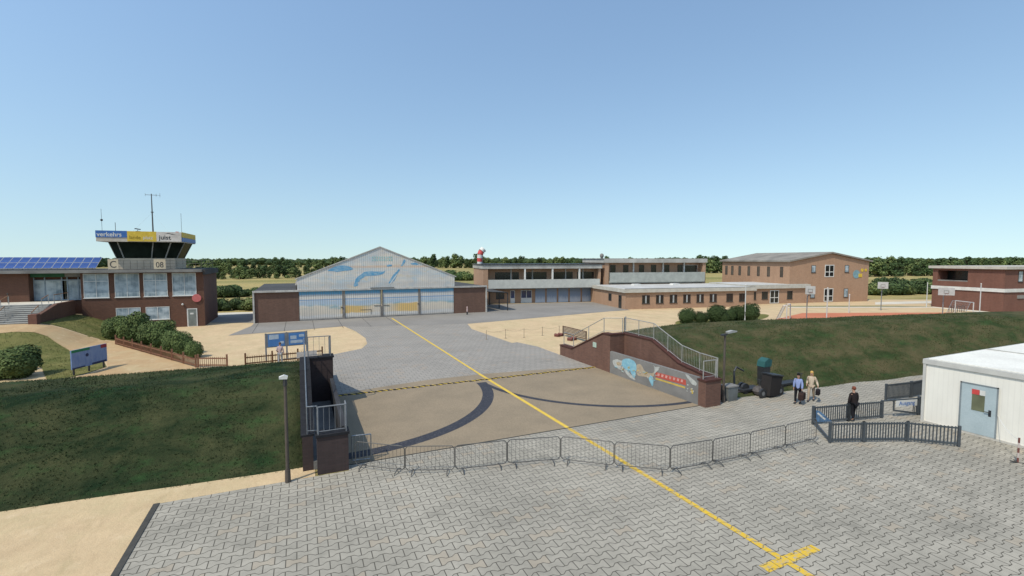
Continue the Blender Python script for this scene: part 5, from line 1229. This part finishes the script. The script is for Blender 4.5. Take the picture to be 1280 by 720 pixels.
# rough grass standing on the two dykes and the lawns
from mathutils.bvhtree import BVHTree
def tufts(label, ground, area, n, h0, h1, mat):
    bm = bmesh.new(); bm.from_mesh(ground.data); tree = BVHTree.FromBMesh(bm); bm.free(); b = MB()
    for _ in range(n):
        x = random.uniform(area[0], area[1]); y = random.uniform(area[2], area[3])
        if mnoise.noise(Vector((x*.5, y*.5, 4)))+random.uniform(-.5, .5) < -.12: continue
        hit = tree.ray_cast(Vector((x, y, 20)), Vector((0, 0, -1)))
        if hit[0] is None or hit[0].z < -.02: continue
        z = hit[0].z
        for k in range(3):
            a = random.uniform(0, 6.28); l = random.uniform(h0, h1); wd = random.uniform(.01, .022); c, s_ = math.cos(a), math.sin(a)
            b.v += [(x-s_*wd, y+c*wd, z-.02), (x+s_*wd, y-c*wd, z-.02), (x+c*l*.7, y+s_*l*.7, z+l)]; i = len(b.v); b.f.append((i-3, i-2, i-1)); b.mi.append(0)
    o = b.build('grass', mat, fix=False); return tag(o, label, 'grass', kind='stuff')
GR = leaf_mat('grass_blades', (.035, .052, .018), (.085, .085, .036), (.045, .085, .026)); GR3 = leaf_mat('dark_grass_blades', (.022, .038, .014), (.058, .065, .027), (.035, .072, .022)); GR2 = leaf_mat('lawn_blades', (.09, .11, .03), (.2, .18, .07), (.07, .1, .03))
banks = sorted([o for o in C.objects if o.name.startswith('grass_bank')], key=lambda o: o.data.vertices[0].co.x)
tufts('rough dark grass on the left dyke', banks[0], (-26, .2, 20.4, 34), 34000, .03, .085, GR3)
tufts('rough olive grass on the right dyke', banks[1], (22.8, 62, 12, 33), 46000, .035, .1, GR)
for o in [q for q in C.objects if q.name.startswith('lawn')]:
    xs_ = [v.co.x for v in o.data.vertices]; ys_ = [v.co.y for v in o.data.vertices]
    if max(xs_) < 0: tufts('short grass on the lawn below the terminal', o, (min(xs_), max(xs_), min(ys_), max(ys_)), 9000, .05, .14, GR2)
# ================================================================ PEOPLE
def skinned(name, verts, edges, rad, mat, parent, root=0, sub=1):
    me = bpy.data.meshes.new('sk'); me.from_pydata(verts, edges, []); o = bpy.data.objects.new('sk', me); C.objects.link(o)
    m = o.modifiers.new('s', 'SKIN'); m.use_smooth_shade = True
    for i, r in enumerate(rad):
        sv = me.skin_vertices[0].data[i]; sv.radius = (r, r) if isinstance(r, (int, float)) else r; sv.use_root = i == root
    q = o.modifiers.new('u', 'SUBSURF'); q.levels = sub; q.render_levels = sub
    dg = bpy.context.evaluated_depsgraph_get(); nm = bpy.data.meshes.new_from_object(o.evaluated_get(dg)); bpy.data.objects.remove(o)
    nm.materials.clear(); nm.materials.append(mat); nm.polygons.foreach_set('use_smooth', [True]*len(nm.polygons)); nm.polygons.foreach_set('material_index', [0]*len(nm.polygons))
    c = bpy.data.objects.new(name, nm); C.objects.link(c); c.parent = parent; return c
SKIN = M('skin', (.42, .24, .16), (.38, .21, .14), 6, .6, bump=0)
def person(label, px, py, face, shirt, trousers, hair, H_=1.75, stride=0, arms=((.1, -.05), (.1, -.05)), long_hair=False, sleeves=True, bulk=1.0, elbow=(0, 0)):
    """facing +x in local space; stride = half step length"""
    x, y = G(px, py); t = thing('person', label, 'person', (x, y, .02), face); s = H_/1.75
    V, E, Rd = [], [], []
    def add(p, r, par=None):
        V.append((p[0]*s, p[1]*s, p[2]*s)); Rd.append(r*s if isinstance(r, (int, float)) else (r[0]*s, r[1]*s)); k = len(V)-1
        if par is not None: E.append((par, k))
        return k
    pel = add((0, 0, .95), (.13*bulk, .1*bulk)); sp1 = add((0, 0, 1.12), (.125*bulk, .095*bulk), pel); ch = add((.01, 0, 1.33), (.125*bulk, .1*bulk), sp1); nk = add((.01, 0, 1.49), .055, ch)
    hb = add((.03, 0, 1.56), .07, nk); hd = add((.035, 0, 1.66), (.082, .095), hb); hp = add((.02, 0, 1.73), .06, hd)
    clothes = dict(top=[pel, sp1, ch], legs=[pel])
    hands = []; arms_v = []; legs_v = []
    for i, sy in enumerate((-1, 1)):
        sh = add((.0, sy*.165*bulk, 1.41), .05, ch); fx, oy = arms[i]
        el = add((fx*.3-elbow[i]*.12, sy*(.22*bulk+oy*.3), 1.14), .045, sh); wr = add((fx+elbow[i]*.1, sy*(.23*bulk+oy), .9+elbow[i]*.08), .03, el)
        pm = add((fx+elbow[i]*.12+.01, sy*(.235*bulk+oy), .82+elbow[i]*.08), (.035, .022), wr); arms_v.append((sh, el, wr)); hands.append(V[pm])
        for k in range(4):
            f1 = add((fx+elbow[i]*.12-.03+k*.02, sy*(.235*bulk+oy), .765+elbow[i]*.08+.004*abs(k-1.5)), .009, pm); add((fx+elbow[i]*.12-.028+k*.02, sy*(.215*bulk+oy), .725+elbow[i]*.08+.006*abs(k-1.5)), .008, f1)
        th_ = add((fx+elbow[i]*.12+.05, sy*(.225*bulk+oy), .80+elbow[i]*.08), .01, pm); add((fx+elbow[i]*.12+.06, sy*(.21*bulk+oy), .765+elbow[i]*.08), .009, th_)
        st_ = stride*(1 if i == 0 else -1)
        hpj = add((st_*.1, sy*.1, .88), .085, pel); kn = add((st_*.6+.02, sy*.1, .5), .055, hpj); ak = add((st_-(.05 if st_ < 0 else 0), sy*.1, .1+(.04 if st_ < 0 else 0)), .036, kn)
        ft = add((st_+.08, sy*.105, .04), .022, ak); legs_v.append((hpj, kn, ak, ft))
    cov = [q for a_ in arms_v for q in a_[:2]]+[q for a_ in legs_v for q in a_[:2]]
    Rb2 = [((q[0]*.55, q[1]*.55) if isinstance(q, tuple) and i in (0, 1, 2) else q*.62 if i in cov else q) for i, q in enumerate(Rd)]
    skinned('body', V, E, Rb2, SKIN, t)
    def sub_(idx, edges, grow, name, mat, extra=None):
        m_ = {k: i for i, k in enumerate(idx)}; r_ = []
        for k in idx: r0 = Rd[k]; r_.append((r0[0]+grow, r0[1]+grow) if isinstance(r0, tuple) else r0+grow)
        skinned(name, [V[k] for k in idx], [(m_[a], m_[c]) for a, c in edges], r_, mat, t)
    (s0_, e0_, w0_), (s1_, e1_, w1_) = arms_v
    V.append((.012*s, 0, 1.455*s)); Rd.append((.075*s, .06*s)); cl_ = len(V)-1; V.append((0, 0, .86*s)); Rd.append((.14*bulk*s, .11*bulk*s)); hm_ = len(V)-1
    sub_([sp1, pel, ch, s0_, e0_, w0_, s1_, e1_, w1_, cl_, hm_], [(ch, cl_), (pel, hm_), (sp1, pel), (sp1, ch), (ch, s0_), (s0_, e0_), (e0_, w0_), (ch, s1_), (s1_, e1_), (e1_, w1_)], .024, 'shirt', shirt)
    (a0, a1, a2, a3), (c0_, c1_, c2_, c3_) = legs_v
    sub_([pel, a0, a1, a2, c0_, c1_, c2_], [(pel, a0), (a0, a1), (a1, a2), (pel, c0_), (c0_, c1_), (c1_, c2_)], .02, 'trousers', trousers)
    for q in legs_v:
        b = MB(); p = V[q[3]]; b.ball((p[0]-.01, p[1], max(.045, p[2]-.0)), .15, .06, .055); b.build('shoe', DARK, t, smooth=True)
    hx, hy, hz = V[hd]; b = MB(); b.ball((hx-.03, hy, hz+.035), .1, .095, .105, n=14, m=8)
    if long_hair: b.ball((hx-.07, hy, hz-.08), .065, .1, .17, n=12, m=8)
    b.build('hair', hair, t, smooth=True)
    b = MB(); [b.ball((hx+.078, hy+k*.033, hz+.005), .011) for k in (-1, 1)]; b.build('eyes', DARK, t)
    MB().ball((hx+.095, hy, hz-.02), .014, .012, .022).build('nose', SKIN, t, smooth=True); MB().box(hx+.08, hx+.088, hy-.022, hy+.022, hz-.062, hz-.052).build('mouth', RUST, t)
    return t, hands, (x, y)
def worldpt(t, p):
    return mw(t) @ Vector(p)
SH = lambda n, c: M(n, c, tuple(v*.8 for v in c), 5, .9, bump=.1)
# man with his back to us at the notice board
person('man in faded pink shirt and pale trousers facing the notice board', 350.5, 456, 75, SH('pink_shirt', (.38, .3, .3)), SH('pale_trousers', (.3, .31, .32)), SH('grey_hair', (.12, .08, .06)), 1.78, .08, ((.02, .02), (.12, .0)), elbow=(0, 1.2))
# person with blue shirt walking, seen in profile
p1, h1, _ = person('person in light blue shirt and black trousers walking with a dark holdall', 997, 504.5, 200, SH('blue_shirt', (.22, .27, .45)), SH('black_trousers', (.012, .012, .014)), SH('black_hair', (.012, .01, .01)), 1.76, .12, ((.05, -.02), (.12, .0)))
p2, h2, _ = person('blond person in beige suit walking with a black shoulder bag', 1013.5, 501.5, 205, SH('beige_jacket', (.46, .37, .27)), SH('beige_trousers', (.36, .28, .2)), SH('blond_hair', (.55, .33, .1)), 1.78, .24, ((-.1, .0), (.05, .12)), long_hair=True, elbow=(1.0, .8))
p3, h3, _ = person('red haired person in black coat standing behind the picket fence', 1066, 526.5, 80, SH('black_coat', (.018, .013, .013)), SH('dark_trousers', (.012, .012, .015)), SH('auburn_hair', (.16, .05, .03)), 1.8, .05, ((.05, -.02), (.05, -.02)), bulk=1.2)
MB().prism([(-.1, .72), (-.0, .7), (.0, .85), (-.1, .86)], 'y', -.18, .18).build('coat_hem', MATS['black_coat'], p3) if False else None
def bag(t, hand, label, wd, dp, ht, mat, drop=.12):
    p = worldpt(t, hand); g = thing('bag', label, 'bag', (p.x, p.y, p.z-drop-ht-.0), math.degrees(t.rotation_euler.z)); b = MB()
    b.prism([(-wd/2, 0), (wd/2, 0), (wd/2*1.05, ht*.75), (wd/2*.8, ht), (-wd/2*.8, ht), (-wd/2*1.05, ht*.75)], 'y', -dp/2, dp/2).build('body', mat, g, bevel=.015)
    b = MB(); b.path([(-wd*.22, 0, ht), (-wd*.15, 0, ht+drop), (wd*.15, 0, ht+drop), (wd*.22, 0, ht)], .012).build('handle', DARK, g)
bag(p1, h1[1], 'dark brown holdall hanging from the hand of the person in blue shirt', .5, .28, .42, SH('holdall_brown', (.035, .02, .017)), .1)
bag(p2, h2[1], 'black bag carried by the blond person in beige', .42, .2, .32, SH('bag_black', (.014, .011, .012)), .1)
